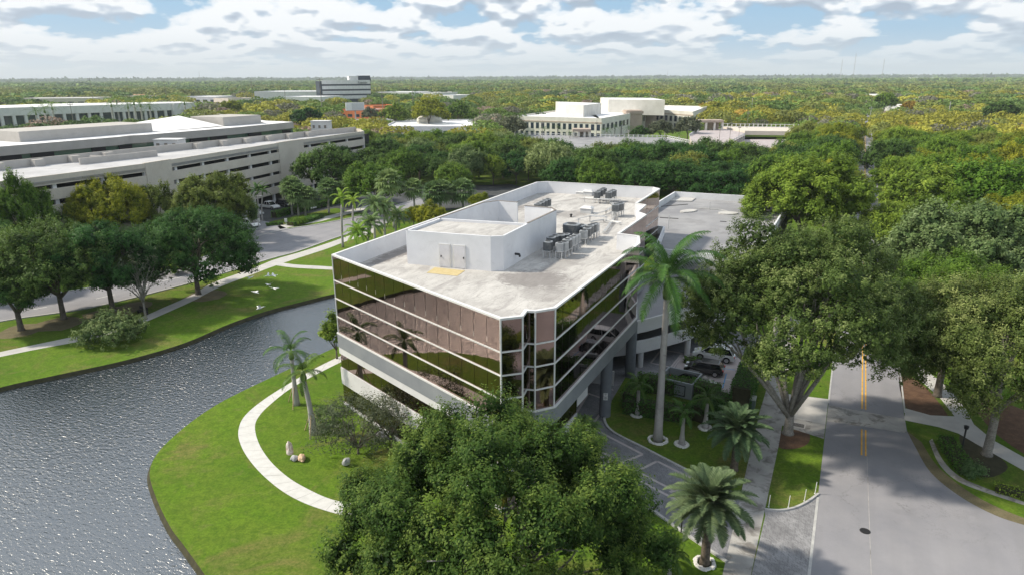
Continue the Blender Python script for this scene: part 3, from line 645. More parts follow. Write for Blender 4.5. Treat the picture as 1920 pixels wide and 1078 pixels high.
# lawn path by the lake in front of the building
po = smooth_poly([W(650, 662), W(605, 683), W(560, 708), W(500, 745), W(460, 778), W(447, 807), W(452, 835), W(470, 865), W(500, 897), W(540, 927), W(590, 950), W(660, 969), W(760, 985)], 6)
pi_ = smooth_poly([W(765, 955), W(660, 943), W(617, 934), W(575, 915), W(540, 894), W(508, 865), W(486, 832), W(478, 800), W(487, 778), W(510, 755), W(545, 728), W(590, 703), W(650, 673)], 6)
m, t, b = newmat('path_concrete'); f = noise(t, 1.5, 6, 0.6, 'World')
t.links.new(mixc(t, ramp(t, f, [(0.35, 0.0), (0.65, 1.0)]), (0.50, 0.50, 0.48), (0.58, 0.575, 0.56)), b.inputs['Base Color']); b.inputs['Roughness'].default_value = .85; M['path'] = m
sheet('lake_path', po+pi_, 'path', .008)
for i in range(2, len(po)-2, 3):
    j = len(pi_)-1-i; sheet('path_joint', strip(po[i], pi_[j], .03), 'old_concrete', .012)
# road, pavement and car park on the far side of the lake
near_e = [W(-200, 648), W(0, 603), W(170, 577), W(354, 532), W(503, 487), W(561, 471), W(640, 443), W(710, 424), W(800, 392)]
far_e = [W(790, 372), W(685, 403), W(592, 422), W(540, 430), W(470, 448), W(322, 505), W(170, 540), W(0, 563), W(-200, 600)]
sheet('lakeside_road', smooth_poly(near_e, 4)+smooth_poly(far_e, 4), 'asphalt', .004); kerb(smooth_poly(near_e, 4), .3, .12); kerb(smooth_poly(far_e, 4), .3, .12)
for a, b in (((304, 527), (349, 518)), ((62, 580), (88, 575)), ((180, 560), (215, 552)), ((415, 497), (450, 487))): sheet('lane_dash', strip(W(*a), W(*b), .14), 'white_paint', .01)
sheet('side_entry', [W(470, 452), W(505, 440), W(545, 431), W(512, 418), W(480, 412), W(440, 425)], 'asphalt', .006)
sw1 = smooth_poly([W(-40, 668), W(60, 647), W(160, 626), W(215, 612), W(262, 596), W(310, 575), W(360, 553), W(400, 530), W(470, 505), W(515, 487), W(560, 474), W(610, 458), W(650, 444), W(700, 428)], 4)
sw2 = smooth_poly([W(704, 436), W(655, 451), W(615, 466), W(566, 482), W(520, 497), W(475, 514), W(408, 540), W(366, 562), W(315, 585), W(266, 606), W(218, 622), W(162, 637), W(62, 656), W(-40, 677)], 4)
sheet('lakeside_pavement', sw1+sw2, 'concrete', .008)
sheet('branch_path', smooth_poly([W(508, 489), W(550, 496), W(600, 499), W(660, 503)], 4)+smooth_poly([W(660, 508), W(600, 505), W(548, 502), W(505, 496)], 4), 'concrete', .012)
sheet('car_park', [W(478, 424), W(482, 380), W(540, 358), W(640, 352), W(720, 362), W(705, 382), W(620, 392), W(515, 414)], 'asphalt_dark', .004)
sheet('far_pavement', [W(520, 424), W(600, 409), W(700, 383), W(704, 388), W(604, 415), W(525, 430)], 'concrete', .006)
sheet('car_park', [W(600, 385), W(760, 352), W(960, 346), W(1000, 356), W(760, 415)], 'asphalt_dark', .003)
for gi, (cx_, cy_, r_) in enumerate(((385, 555, 46), (112, 607, 46), (40, 620, 42), (205, 590, 50), (250, 575, 36))):
    c0 = W(cx_, cy_); sheet('bare_ground', [c0+Vector((math.cos(a)*r_*.07*random.uniform(.8, 1.1), math.sin(a)*r_*.07*random.uniform(.8, 1.1), 0)) for a in [i*.449 for i in range(14)]], 'duff', .006+.003*gi)
# golf course across the street behind the camera's back, seen only in the corner glass
for (U, V, r_) in ((24, -4, 6), (34, 3, 7), (14, -14, 6), (10, 2, 4), (45, -14, 9)):
    c0 = uv(U, V); sheet('sand_bunker', [c0+Vector((math.cos(a)*r_*random.uniform(.7, 1.1)*1.5, math.sin(a)*r_*random.uniform(.7, 1.1), 0)) for a in [i*.524 for i in range(12)]], 'sand', .004)

# ================================================================== THE OFFICE BUILDING
Z_TOP, Z_RF = 15.3, 13.6
A = uv(-20.25, 39.0); A2 = uv(-19.1, 40.1); A3 = uv(-19.35, 41.3); A4 = uv(-18.75, 41.45); C = uv(-17.75, 42.7)
R0 = uv(-17.9, 64.5); R1 = uv(-18.9, 67.7); R2 = uv(-21.1, 67.9); R3 = uv(-21.35, 79.2); R4 = uv(-22.8, 80.6); R5 = uv(-23.2, 85.6); R6 = uv(-24.6, 86.2); Ee = uv(-25.0, 99.4); E2 = uv(-26.2, 100.4)
D2 = uv(-43.0, 99.2); D1 = uv(-44.2, 97.9); B = uv(-42.5, 47.9)
outline = [A, A2, A3, A4, C, R0, R1, R2, R3, R4, R5, R6, Ee, E2, D2, D1, B]
root = thing('office_building', 'brown mirrored glass office block with flat white roof beside the lake', 'building', uv(-31, 70), -AZ)
mb = MB(); mb.prism(outline, Z_RF-.4, Z_RF, 0); roofp = mb.build('roof', M['roof'], root)
def offset(poly, d):
    n = len(poly); out = []
    for i in range(n):
        a, b, c = poly[i-1], poly[i], poly[(i+1) % n]; d1 = (b-a).normalized(); d2 = (c-b).normalized()
        n1 = Vector((d1.y, -d1.x, 0)); n2 = Vector((d2.y, -d2.x, 0)); k = (n1+n2); k = k/max(.35, k.length_squared*.5) if k.length > 1e-6 else n1
        out.append(b+k*d)
    return out
inn = offset(outline, -.20); mb = MB(); n = len(outline)
for i in range(n):
    k = (i+1) % n; mb.face([inn[k].to_3d()+Vector((0, 0, Z_RF)), inn[i]+Vector((0, 0, Z_RF)), inn[i]+Vector((0, 0, Z_TOP)), inn[k]+Vector((0, 0, Z_TOP))])
mb.build('parapet', M['parapet'], root)
outc = offset(outline, .05); mb = MB()
for i in range(n):
    k = (i+1) % n; z0, z1 = Vector((0, 0, Z_TOP-.02)), Vector((0, 0, Z_TOP+.05)); inn2 = offset(outline, -.22) if i == 0 else inn2
    mb.face([outc[i]+z1, outc[k]+z1, inn2[k]+z1, inn2[i]+z1]); mb.face([outc[i]+z0-Vector((0, 0, .08)), outc[k]+z0-Vector((0, 0, .08)), outc[k]+z1, outc[i]+z1]); mb.face([inn2[k]+z0, inn2[i]+z0, inn2[i]+z1, inn2[k]+z1])
mb.build('coping', M['coping'], root)
LV = [15.22, 12.85, 11.08, 9.25, 7.55]
def glass_band(p, q, z0, z1, wmod, root, rs, name='window_band', tilt=.004):
    d = q-p; Ln = d.length; d.normalize(); nn = Vector((d.y, -d.x, 0)); k = max(1, round(Ln/wmod)); w_ = Ln/k; mb = MB()
    for i in range(k):
        a = p+d*(i*w_+.022); b = p+d*((i+1)*w_-.022); o = [nn*rs.uniform(0, tilt) for _ in range(4)]
        mb.face([a+o[0]+Vector((0, 0, z0)), b+o[1]+Vector((0, 0, z0)), b+o[2]+Vector((0, 0, z1)), a+o[3]+Vector((0, 0, z1))], 0)
    mb.face([p-nn*.03+Vector((0, 0, z0)), q-nn*.03+Vector((0, 0, z0)), q-nn*.03+Vector((0, 0, z1)), p-nn*.03+Vector((0, 0, z1))], 1)
    return mb.build(name, [M['glass'], M['joint']], root)
rs = random.Random(3)
segs = [(outline[i], outline[(i+1) % n]) for i in range(n)]
for i, (p, q) in enumerate(segs):
    for j in range(4): glass_band(p, q, LV[j+1]+.05, LV[j]-(.05 if j else 0), 1.5, root, rs)
def ring(z0, z1, off, name, m, segs_=None):
    o1 = offset(outline, off); mb = MB()
    for i in range(n):
        if segs_ is not None and i not in segs_: continue
        k = (i+1) % n; a0, a1, b0, b1 = outline[i], outline[k], o1[i], o1[k]; Z0, Z1 = Vector((0, 0, z0)), Vector((0, 0, z1)); ia, ib = offset(outline, -.1)[i], offset(outline, -.1)[k]
        mb.face([b0+Z0, b1+Z0, b1+Z1, b0+Z1]); mb.face([b0+Z1, b1+Z1, ib+Z1, ia+Z1]); mb.face([ia+Z0, ib+Z0, b1+Z0, b0+Z0])
    return mb.build(name, M[m], root)
for z in LV[1:4]: ring(z-.05, z+.05, .07, 'mullion', 'coping')
ring(6.15, 7.5, .12, 'spandrel', 'grey_band'); ring(7.5, 7.62, .15, 'ledge', 'coping')
for p in (A, A2, A4, C, B):
    mb = MB(); mb.cyl(p, .07, 7.6, Z_TOP, 8); mb.build('corner_trim', M['coping'], root)
# soffit over the open right side, and the lower storeys
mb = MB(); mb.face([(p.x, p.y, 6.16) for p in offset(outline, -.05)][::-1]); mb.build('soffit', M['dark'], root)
I1 = uv(-18.3, 49.0); I2 = uv(-27.0, 49.2); I3 = uv(-27.0, 97); I4 = uv(-43.9, 97)
lowpoly = [A, uv(-18.4, 42.7), I1, I2, I3, I4, B]
def storey(p, q, recess=0.0):
    rsx = rs
    glass_band(p, q, 4.02, 5.55, 1.5, root, rsx)
    glass_band(p, q, .3, 2.3, 1.5, root, rsx)
    for z0, z1, nm in ((5.5, 6.14, 'fascia'), (2.3, 4.0, 'fascia'), (0, .3, 'plinth')):
        d = (q-p).normalized(); nn = Vector((d.y, -d.x, 0)); mb = MB(); a, b = p+nn*.10, q+nn*.10
        mb.face([a+Vector((0, 0, z0)), b+Vector((0, 0, z0)), b+Vector((0, 0, z1)), a+Vector((0, 0, z1))]); mb.face([a+Vector((0, 0, z1)), b+Vector((0, 0, z1)), q-nn*.05+Vector((0, 0, z1)), p-nn*.05+Vector((0, 0, z1))])
        mb.face([p+Vector((0, 0, z0)), q+Vector((0, 0, z0)), b+Vector((0, 0, z0)), a+Vector((0, 0, z0))]); mb.build(nm, M['white_wall'], root)
for i in range(len(lowpoly)):
    storey(lowpoly[i-1], lowpoly[i])
mb = MB(); mb.wall(uv(-18.35, 49.3), uv(-18.35, 51.8), 4.4, 6.1, .25); mb.build('fascia', M['white_wall'], root)
mb = MB(); mb.wall(uv(-22.4, 63.2), uv(-19.7, 63.6), 0, 1.6, .25); mb.build('low_wall', M['white_wall'], root)
for (U, V) in ((-18.35, 56.9), (-18.9, 66.8)):
    mb = MB(); mb.cyl(uv(U, V), .55, 0, 6.2, 24); colo = mb.build('column', M['column'], root, smooth=False)
c0 = uv(-18.35, 56.9)
# small notice on the first column
nd = (Vector((0, 0, 0))-c0).normalized(); nd.z = 0
a_ = Vector((-nd.y, nd.x, 0)); base = c0+nd*.56+Vector((0, 0, 1.9)); mb = MB()
for k in (0, 1): mb.add([base+a_*-.20+Vector((0, 0, .38*k)), base+a_*.20+Vector((0, 0, .38*k)), base+a_*.20+Vector((0, 0, .33+.38*k)), base+a_*-.20+Vector((0, 0, .33+.38*k)), base-nd*.1+a_*-.20+Vector((0, 0, .38*k)), base-nd*.1+a_*.20+Vector((0, 0, .38*k)), base-nd*.1+a_*.20+Vector((0, 0, .33+.38*k)), base-nd*.1+a_*-.20+Vector((0, 0, .33+.38*k))], [(0, 1, 2, 3), (1, 5, 6, 2), (0, 3, 7, 4), (3, 2, 6, 7), (0, 4, 5, 1)])
sg_ = thing('notice_sign', 'small white notice fixed to the nearest grey column', 'sign', base); mb.build('panel', M['white_paint'], sg_)
mb = MB()
for k, (w_, z_) in enumerate(((.12, .26), (.14, .18), (.10, .10), (.13, .62), (.09, .52))):
    p_ = base+nd*.004; mb.face([p_+a_*-w_+Vector((0, 0, z_)), p_+a_*w_+Vector((0, 0, z_)), p_+a_*w_+Vector((0, 0, z_+.035)), p_+a_*-w_+Vector((0, 0, z_+.035))])
mb.build('lettering', M['navy'], sg_)
# penthouse on the roof: front room with two doors, screen walls behind
P_ = lambda u, v, z=0: uv(u, v, z)
ph = [P_(-38.0, 53.5), P_(-29.3, 54.6), P_(-28.3, 55.3), P_(-28.6, 61.5), P_(-38.2, 60.0)]
PT = Z_RF+3.35
pr_ = thing('roof_plant_room', 'white plant room with two doors and screen walls on the office roof', 'plant room', P_(-33, 58, Z_RF), -AZ)
mb = MB(); mb.prism(ph, Z_RF, PT-.25, 0, mtop=1); mb.build('room', [M['parapet'], M['roof']], pr_)
mb = MB(); n5 = len(ph)
for i in range(n5):
    mb.wall(ph[i], ph[(i+1) % n5], PT-.25, PT, .2)
mb.build('roof_edge', M['parapet'], pr_)
for nm, pts in (('screen_wall', [P_(-38.2, 60.0), P_(-38.4, 70.0), P_(-37.4, 71.8), P_(-34.9, 71.8)]), ('screen_wall', [P_(-28.6, 61.5), P_(-28.8, 69.2), P_(-29.8, 70.4), P_(-33.2, 70.4)])):
    mb = MB()
    for a, b in zip(pts[:-1], pts[1:]): mb.wall(a, b, Z_RF, PT, .18)
    w_ = mb.build(nm, M['parapet'], pr_); mb = MB()
    for a, b in zip(pts[:-1], pts[1:]): mb.wall(a, b, PT, PT+.06, .22)
    sub(mb, 'coping', M['pole'], w_, pr_)
fd = (ph[1]-ph[0]).normalized(); fn = Vector((fd.y, -fd.x, 0))
for k, (t0, t1) in enumerate(((3.55, 4.60), (5.05, 6.15))):
    a = ph[0]+fd*t0+fn*.03; b = ph[0]+fd*t1+fn*.03; mb = MB(); h_ = 2.2
    Mx = Matrix.Translation(Vector((a.x, a.y, Z_RF))) @ Matrix.Rotation(math.atan2(fd.y, fd.x), 4, 'Z'); wd = t1-t0
    mb.box(0, -.06, .05, wd, .02, h_, 0, Mx); dd = mb.build('door', M['door_grey'], pr_)
    mb = MB(); mb.box(-.08, -.05, 0, -.005, .03, h_+.1, 0, Mx); mb.box(wd+.005, -.05, 0, wd+.08, .03, h_+.1, 0, Mx); mb.box(-.005, -.05, h_+.01, wd+.005, .03, h_+.1, 0, Mx); sub(mb, 'frame', M['coping'], dd, pr_)
    hx = .1 if k == 0 else wd-.16; mb = MB(); mb.box(hx, -.12, 1.0, hx+.09, -.055, 1.18, 0, Mx); sub(mb, 'handle', M['ac_dark'], dd, pr_)
mm = [W(x, y, Z_RF) for x, y in ((800, 512), (815, 502), (872, 508), (857, 518))]
mb = MB(); mb.prism([(p.x, p.y) for p in mm][::-1], Z_RF+.004, Z_RF+.03); tag(mb.build('walkway_mat', M['mat_yellow']), 'yellow mat on the roof in front of the plant room doors', 'mat')
mb = MB(); q = W(960, 480, Z_RF+1.0); mb.tube([P_(-28.45, 58, Z_RF+1.0), P_(-28.0, 58, Z_RF+1.0), P_(-27.9, 58, Z_RF+.75)], .12, 8); mb.build('wall_vent', M['ac_dark'], pr_)

# condensers ---------------------------------------------------------------
def condenser(w, h, m, stand, label, p, rz, group):
    r_ = thing('air_conditioner', label, 'air conditioner', p, rz, group)
    k = w/2; c = k*.35; oc = [(-k+c, -k), (k-c, -k), (k, -k+c), (k, k-c), (k-c, k), (-k+c, k), (-k, k-c), (-k, -k+c)]
    mb = MB(); mb.prism(oc, stand, stand+h)
    for i in range(1, 8):           # louvre ribs
        z_ = stand+h*i/8; mb.prism([(x*1.03, y*1.03) for x, y in oc], z_-.015, z_+.015)
    b_ = mb.build('casing', m, r_, local=True)
    mb = MB(); mb.prism([(x*1.02, y*1.02) for x, y in oc], stand+h, stand+h+.05); mb.cyl((0, 0), k*.8, stand+h+.05, stand+h+.1, 14); t_ = mb.build('top', M['ac_light'], r_, local=True)
    mb = MB(); mb.cyl((0, 0), k*.68, stand+h+.1, stand+h+.106, 14); sub(mb, 'fan_grille', M['ac_dark'], t_, r_, local=True)
    for sx in (-1, 1):
        for sy in (-1, 1):
            mb = MB(); mb.box(sx*k*.85-.035, sy*k*.85-.035, 0, sx*k*.85+.035, sy*k*.85+.035, stand-.06); mb.box(sx*k*.85-.11, sy*k*.85-.11, 0, sx*k*.85+.11, sy*k*.85+.11, .03); mb.build('leg', M['galv'], r_, local=True)
    mb = MB(); mb.box(-k, -k, stand-.06, k, -k+.06, stand-.003); mb.box(-k, k-.06, stand-.06, k, k, stand-.003); mb.box(-k, -k+.06, stand-.06, -k+.06, k-.06, stand-.003); mb.box(k-.06, -k+.06, stand-.06, k, k-.06, stand-.003); mb.build('rail', M['galv'], r_, local=True)
    return r_
cz = lambda x, y: (900+x/5.333, 330+y/5.333)
prA = condenser(.85, .85, M['ac_case'], .75, 'a', (0, 0, 0), 0, None); prB = condenser(1.15, 1.35, M['ac_case'], .45, 'b', (0, 0, 0), 0, None); prC = condenser(.8, .75, M['ac_light'], .75, 'c', (0, 0, 0), 0, None)
PARK += [prA, prB, prC]
row1 = 'of the double row'
units = [(680, 660, 0, 'first unit of the left line '+row1), (712, 618, 0, 'second unit of the left line '+row1), (752, 602, 0, 'third unit of the left line '+row1), (806, 572, 1, 'black tall unit in the middle of the left line '+row1), (855, 585, 0, 'unit just right of the black tall one '+row1),
 (800, 676, 2, 'first unit of the right line '+row1), (842, 668, 2, 'second unit of the right line '+row1), (872, 640, 0, 'third unit of the right line '+row1), (905, 622, 2, 'fourth unit of the right line '+row1), (935, 608, 2, 'fifth unit of the right line '+row1), (965, 590, 2, 'sixth unit of the right line '+row1),
 (918, 492, 3, 'largest square unit in the double row'), (1010, 478, 1, 'tall dark unit behind the largest square one'), (992, 508, 0, 'low dark unit right of the largest square one'),
 (1036, 552, 2, 'first of the far right line past the largest unit'), (1072, 525, 0, 'second of the far right line past the largest unit'), (1098, 500, 0, 'third of the far right line past the largest unit'), (1128, 486, 0, 'fourth of the far right line past the largest unit'), (1156, 482, 2, 'last of the far right line past the largest unit')]
gdef = {'roof air conditioners'}
def put_unit(px, py, kind, label, group):
    h = {0: 1.6, 1: 1.8, 2: 1.5, 3: 1.9}[kind]; p = W(px, py, Z_RF+h); p.z = Z_RF
    pr = {0: prA, 1: prB, 2: prC, 3: prB}[kind]; o = place_copy(pr, p, 1.0, -AZ+random.uniform(-.05, .05), label=label, group=group); 
    if kind == 3: o.scale = (1.45, 1.35, 1.1)
    if kind == 1: o.scale = (.95, .95, .9)
for x, y, k, lb in units: put_unit(*cz(x, y), k, 'air conditioner, '+lb, 'air conditioners on the office roof')
for i, (x, y) in enumerate(((578, 283), (612, 266), (642, 250), (676, 236))): put_unit(*cz(x, y), 0, 'dark air conditioner, number %s of the four-unit group at mid roof left' % ('one', 'two', 'three', 'four')[i], 'air conditioners on the office roof')
for i, (x, y) in enumerate(((1172, 162), (1203, 143), (1236, 126))): put_unit(*cz(x, y), 0, 'dark air conditioner, %s of the left trio near the far parapet' % ('nearest', 'middle', 'farthest')[i], 'air conditioners on the office roof')
for i, (x, y) in enumerate(((1288, 165), (1312, 152), (1334, 145))): put_unit(*cz(x, y), 0, 'dark air conditioner, %s of the right trio near the far parapet' % ('nearest', 'middle', 'farthest')[i], 'air conditioners on the office roof')
for i, (x, y) in enumerate(((1356, 290), (1384, 281), (1406, 276))): put_unit(*cz(x, y), 0, 'grey air conditioner, %s of the trio by the right roof notch' % ('left', 'middle', 'right')[i], 'air conditioners on the office roof')
p = W(868, 428, Z_RF+1.6); p.z = Z_RF; place_copy(prA, p, 1.25, -AZ, label='lone black air conditioner inside the plant room screen walls', group='air conditioners on the office roof')
# pipe racks
def rack(pts, h, label, cross=1.0):
    p0 = W(*cz(*pts[0]), Z_RF); r_ = thing('pipe_rack', label, 'pipe rack', p0, -AZ, 'white pipe racks on the office roof')
    P = [W(*cz(*q), Z_RF+h) for q in pts]; mb = MB()
    for o in (-.15, 0, .15):
        mb.tube([p_+Vector((o, o*.5, o*.2)) for p_ in P], .035, 6)
    mb.build('pipes', M['galv'], r_); mb = MB()
    for a, b in zip(P[:-1], P[1:]):
        k = max(1, int((b-a).length/1.4))
        for i in range(k+1):
            q = a.lerp(b, i/k); mb.box(q.x-.04, q.y-.04, Z_RF, q.x+.04, q.y+.04, q.z+.05); mb.box(q.x-.28, q.y-.05, q.z-.1, q.x+.28, q.y+.05, q.z-.05)
    mb.build('supports', M['galv'], r_)
rack([(1045, 215), (1200, 232), (1400, 238)], .7, 'white pipe rack in front of the far air conditioner trios'); rack([(985, 430), (1100, 400), (1260, 408)], .8, 'white pipe rack at mid roof right of the plant room')
rack([(1150, 380), (1260, 350), (1330, 300)], .4, 'low white pipes leading to the notch air conditioners'); rack([(1120, 452), (1240, 440), (1400, 465)], .3, 'low white pipes behind the double row of air conditioners')
rack([(1290, 235), (1330, 285), (1340, 420), (1240, 560)], .25, 'long white pipe run along the right side of the roof')
for (x, y, w_, h_, lb) in ((1068, 372, 1.5, .9, 'white box vent at mid roof beside the pipe rack'), (1085, 195, 1.4, .8, 'white sloped vent left of the far air conditioner trios'), (1005, 185, 1.2, .5, 'low white hump vent by the far parapet')):
    p0 = W(*cz(x, y), Z_RF); r_ = thing('roof_vent', lb, 'vent', p0, -AZ, None); mb = MB(); mb.box(-w_/2, -w_*.35, 0, w_/2, w_*.35, h_*.75); mb.build('body', M['galv'], r_, local=True)
    mb = MB(); mb.box(-w_*.58, -w_*.42, h_*.75, w_*.58, w_*.42, h_, 0, None, .35); mb.build('hood', M['coping'], r_, local=True)
for (x, y, lb) in ((1413, 190, 'dark vent pipe standing before the far roof parapet'), (838, 530, 'short dark pipe stub left of the largest air conditioner'), (910, 412, 'small dark stub on the open roof')):
    p0 = W(*cz(x, y), Z_RF); mb = MB(); hh_ = 1.3 if x > 1400 else .4; mb.cyl(p0, .13, Z_RF, Z_RF+hh_, 10); mb.cyl(p0, .24, Z_RF+hh_*.75, Z_RF+hh_, 10, 0, .1); tag(mb.build('vent_pipe', M['ac_dark']), lb, 'vent pipe')

# ================================================================== OTHER BUILDINGS
def zat(p, px, py):
    d = cf+cr*((px-960)/FPX)-cu*((py-539)/FPX); return CAMH+d.z/math.hypot(d.x, d.y)*math.hypot(p.x, p.y)
def U3(p, z): return Vector((p.x, p.y, z))
# right-hand car park with the curved ramp ----------------------------------
rg = [uv(-17.8, 87.2), uv(-9.5, 87.2), uv(-9.5, 136.4), uv(-31.0, 135.0), uv(-31.0, 102.5), uv(-24.6, 101.2), uv(-22.2, 87.2)]
g = thing('parking_garage', 'low grey parking deck with white parapet behind the office block', 'parking garage', uv(-18, 110), -AZ)
mb = MB(); mb.prism(rg, 7.4, 8.15); dk = mb.build('deck', M['deck'], g)
mb = MB()
for i in range(len(rg)): mb.wall(rg[i], rg[(i+1) % len(rg)], 7.0 if i == 0 else 7.3, 9.35, .25)
mb.build('parapet', M['parapet'], g)
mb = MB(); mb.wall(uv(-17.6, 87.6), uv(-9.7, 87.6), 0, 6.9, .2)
mb.wall(uv(-9.7, 87.7), uv(-9.7, 136), 0, 7.3, .2); mb.wall(uv(-9.7, 136.1), uv(-30.8, 134.6), 0, 7.3, .2); mb.build('shade_backing', M['dark'], g)  # near-black panels paint in the shade inside the deck's openings
for U in (-17.4, -13.4, -9.9):
    mb = MB(); mb.box(-.3, -.3, 0, .3, .3, 7.0, 0, Matrix.Translation(uv(U, 87.1)) @ Matrix.Rotation(-AZ, 4, 'Z')); mb.build('column', M['column'], g)
def blob(cx, cy, rx, ry, z, pts=14, rot=0): 
    c0 = W(cx, cy, z); return [c0+Vector((math.cos(rot)*math.cos(a)*rx-math.sin(rot)*math.sin(a)*ry, math.sin(rot)*math.cos(a)*rx+math.cos(rot)*math.sin(a)*ry, 0)) for a in [2*math.pi*i/pts for i in range(pts)]]
for args in ((1291, 397, 1.9, 1.0, .6), (1365, 401, 1.7, 1.3, 0)):
    mb = MB(); mb.prism(blob(args[0], args[1], args[2], args[3], 8.15, 14, args[4]), 8.15, 8.33); mb.build('traffic_island', M['concrete'], g)
mb = MB(); ring_ = smooth_poly([W(1300, 391, 8.15), W(1330, 393, 8.15), W(1358, 396, 8.15), W(1372, 403, 8.15)], 4)
for a, b in zip(ring_[:-1], ring_[1:]): mb.wall(a, b, 8.15, 8.28, .18)
mb.build('island_kerb', M['kerb'], g)
mb = MB(); q_ = [W(1256, 378, 8.15), W(1297, 379, 8.15), W(1306, 372, 8.15), W(1265, 372, 8.15)]; mb.prism(q_, 8.15, 8.32); mb.build('traffic_island', M['concrete'], g)
mb = MB(); p0 = W(1330, 394, 8.15); mb.cyl(p0, .07, 8.15, 9.6, 8); mb.build('post', M['galv'], g)
mb = MB(); p0 = W(1253, 430, 8.15); mb.cyl(p0, .06, 8.15, 10.4, 8); mb.build('post', M['galv'], g)
mb = MB()
for (x0, y0, x1, y1) in ((1237, 409, 1272, 411), (1350, 416, 1362, 417), (1240, 388, 1290, 384)): mb.wall(W(x0, y0, 8.15), W(x1, y1, 8.15), 8.15, 8.24, .12)
mb.build('deck_joint', M['ac_dark'], g)
# ramp: two curved parapet bands and sloping deck
arc = smooth_poly([uv(-30.0, 63.2), uv(-26.5, 64.3), uv(-22.6, 66.2), uv(-19.0, 69.0), uv(-16.9, 71.6), uv(-14.7, 75.0), uv(-13.0, 79.0), uv(-12.0, 83.5), uv(-11.6, 87.0)], 4)
rp = thing('car_ramp', 'curved grey car ramp with two parapet bands beside the tall palm', 'ramp', uv(-19, 75), -AZ)
na = len(arc)
for (zl, zh, dz) in ((4.45, 5.9, 1.9), (1.95, 3.4, 1.0)):
    mb = MB()
    for i in range(na-1):
        d0, d1 = (i/(na-1))*dz, ((i+1)/(na-1))*dz; a, b = arc[i], arc[i+1]; dd = (b-a).normalized(); nn = Vector((dd.y, -dd.x, 0))*.22
        d0 -= dz*.5; d1 -= dz*.5
        lo0, hi0, lo1, hi1 = zl+d0, zh+d0, zl+d1, zh+d1
        mb.face([U3(a+nn, lo0), U3(b+nn, lo1), U3(b+nn, hi1), U3(a+nn, hi0)]); mb.face([U3(b, lo1), U3(a, lo0), U3(a, hi0), U3(b, hi1)]); mb.face([U3(a+nn, hi0), U3(b+nn, hi1), U3(b, hi1), U3(a, hi0)]); mb.face([U3(a, lo0), U3(b, lo1), U3(b+nn, lo1), U3(a+nn, lo0)])
    mb.build('parapet_band', M['white_wall'], rp)
    mb = MB(); cnr = uv(-22.0, 87.1)
    for i in range(na-1):
        d0 = (i/(na-1)-.5)*dz; d1 = ((i+1)/(na-1)-.5)*dz; mb.face([U3(arc[i], zl+.5+d0), U3(arc[i+1], zl+.5+d1), U3(cnr, zl+.5+dz*.8)])
    mb.build('ramp_deck', M['deck'], rp)
mb = MB(); mb.face([U3(arc[-1], 5.95), U3(uv(-7, 87.1), 5.95), U3(uv(-17.8, 87.15), 8.1), U3(cnr, 6.5)]); mb.build('ramp_deck', M['deck'], rp)
for (U, V) in ((-14.6, 75.3), (-18.6, 69.7), (-12.2, 83.8)):
    mb = MB(); mb.cyl(uv(U, V), .33, 0, 2.5, 14); mb.build('column', M['white_wall'], rp)

# left car park ---------------------------------------------------------------
g = thing('parking_garage', 'long beige five level parking garage with dark openings beyond the lakeside road', 'parking garage', uv(-133, 95), -AZ)
fr = [uv(-124.4, 0), uv(-125.8, 90.1), uv(-135.8, 139.9), uv(-139.9, 177.2)]; bk = [uv(-150, 0), uv(-150, 166), uv(-148.5, 183.5)]
poly = fr+[uv(-145.0, 182)]+bk[::-1]
def inward(p): return U3(p, 0)+uv(-1, 0)*.5
mb = MB(); mb.prism([p for p in poly], 13.6, 14.2); mb.build('deck', M['deck_pale'], g)
mb = MB(); core = [uv(-128, 0), uv(-129.5, 90), uv(-139, 140), uv(-142.5, 176), uv(-145, 186), uv(-149, 180), uv(-149.2, 0)]; mb.prism(core, 0, 13.55); mb.build('shade_backing', M['dark'], g)  # solid near-black core stands in for the garage's shaded interior
lv = [(0.0, .9), (2.3, 4.2), (5.1, 7.1), (7.9, 9.9), (10.8, 12.7), (13.45, 15.1)]
segl = list(zip(fr[:-1], fr[1:]))+[(fr[-1], uv(-145.0, 182)), (uv(-145.0, 182), uv(-148.5, 183.5))]
for si, (p, q) in enumerate(segl):
    for li, (z0, z1) in enumerate(lv):
        if li == 0 and si in (1,): continue
        mb = MB(); mb.wall(p, q, z0, z1, .35); mb.build('spandrel', M['precast'], g)
    d = q-p; k = max(1, round(d.length/9.2)); 
    if si < 3:
        for i in range(k+1):
            c = p+d*(i/k)+Vector((-d.y, d.x, 0)).normalized()*.5; mb = MB(); mb.box(-.35, -.25, 0, .35, .25, 13.5, 0, Matrix.Translation(c) @ Matrix.Rotation(math.atan2(d.y, d.x), 4, 'Z')); mb.build('column', M['white_wall'], g)
# solid stair towers in the front face
for (V0, V1, s_) in ((90.0, 97.0, 0), (97, 99.0, 0), (135.0, 139.9, 0), (139.9, 146, 1)):
    f_ = lambda V: (-125.8-(V-90.1)/49.8*10.0) if V <= 139.95 else -135.8-(V-139.9)/37.3*4.1
    if V0 == 97: continue
    mb = MB(); mb.wall(uv(f_(V0)+.12, V0), uv(f_(V1)+.12, V1), 0, 15.2, .6); mb.build('stair_tower', M['precast'], g)
mb = MB()
for a, b in zip(bk[:-1], bk[1:]): mb.wall(a, b, 14.2, 15.8, .3, 0, -1)
mb.wall(uv(-148.5, 183.5), uv(-145.0, 182), 14.2, 15.3, .3)
mb.build('rear_parapet', M['precast_grey'], g)
for V in (30, 52, 74.5, 82, 89.5, 97, 121, 129, 137, 145, 153, 161):
    mb = MB(); mb.box(-149.6, V, 14.2, -148.2, V+2.0, 15.6, 0, Matrix.Rotation(-AZ, 4, 'Z')); mb.build('planter', M['precast_grey'], g)
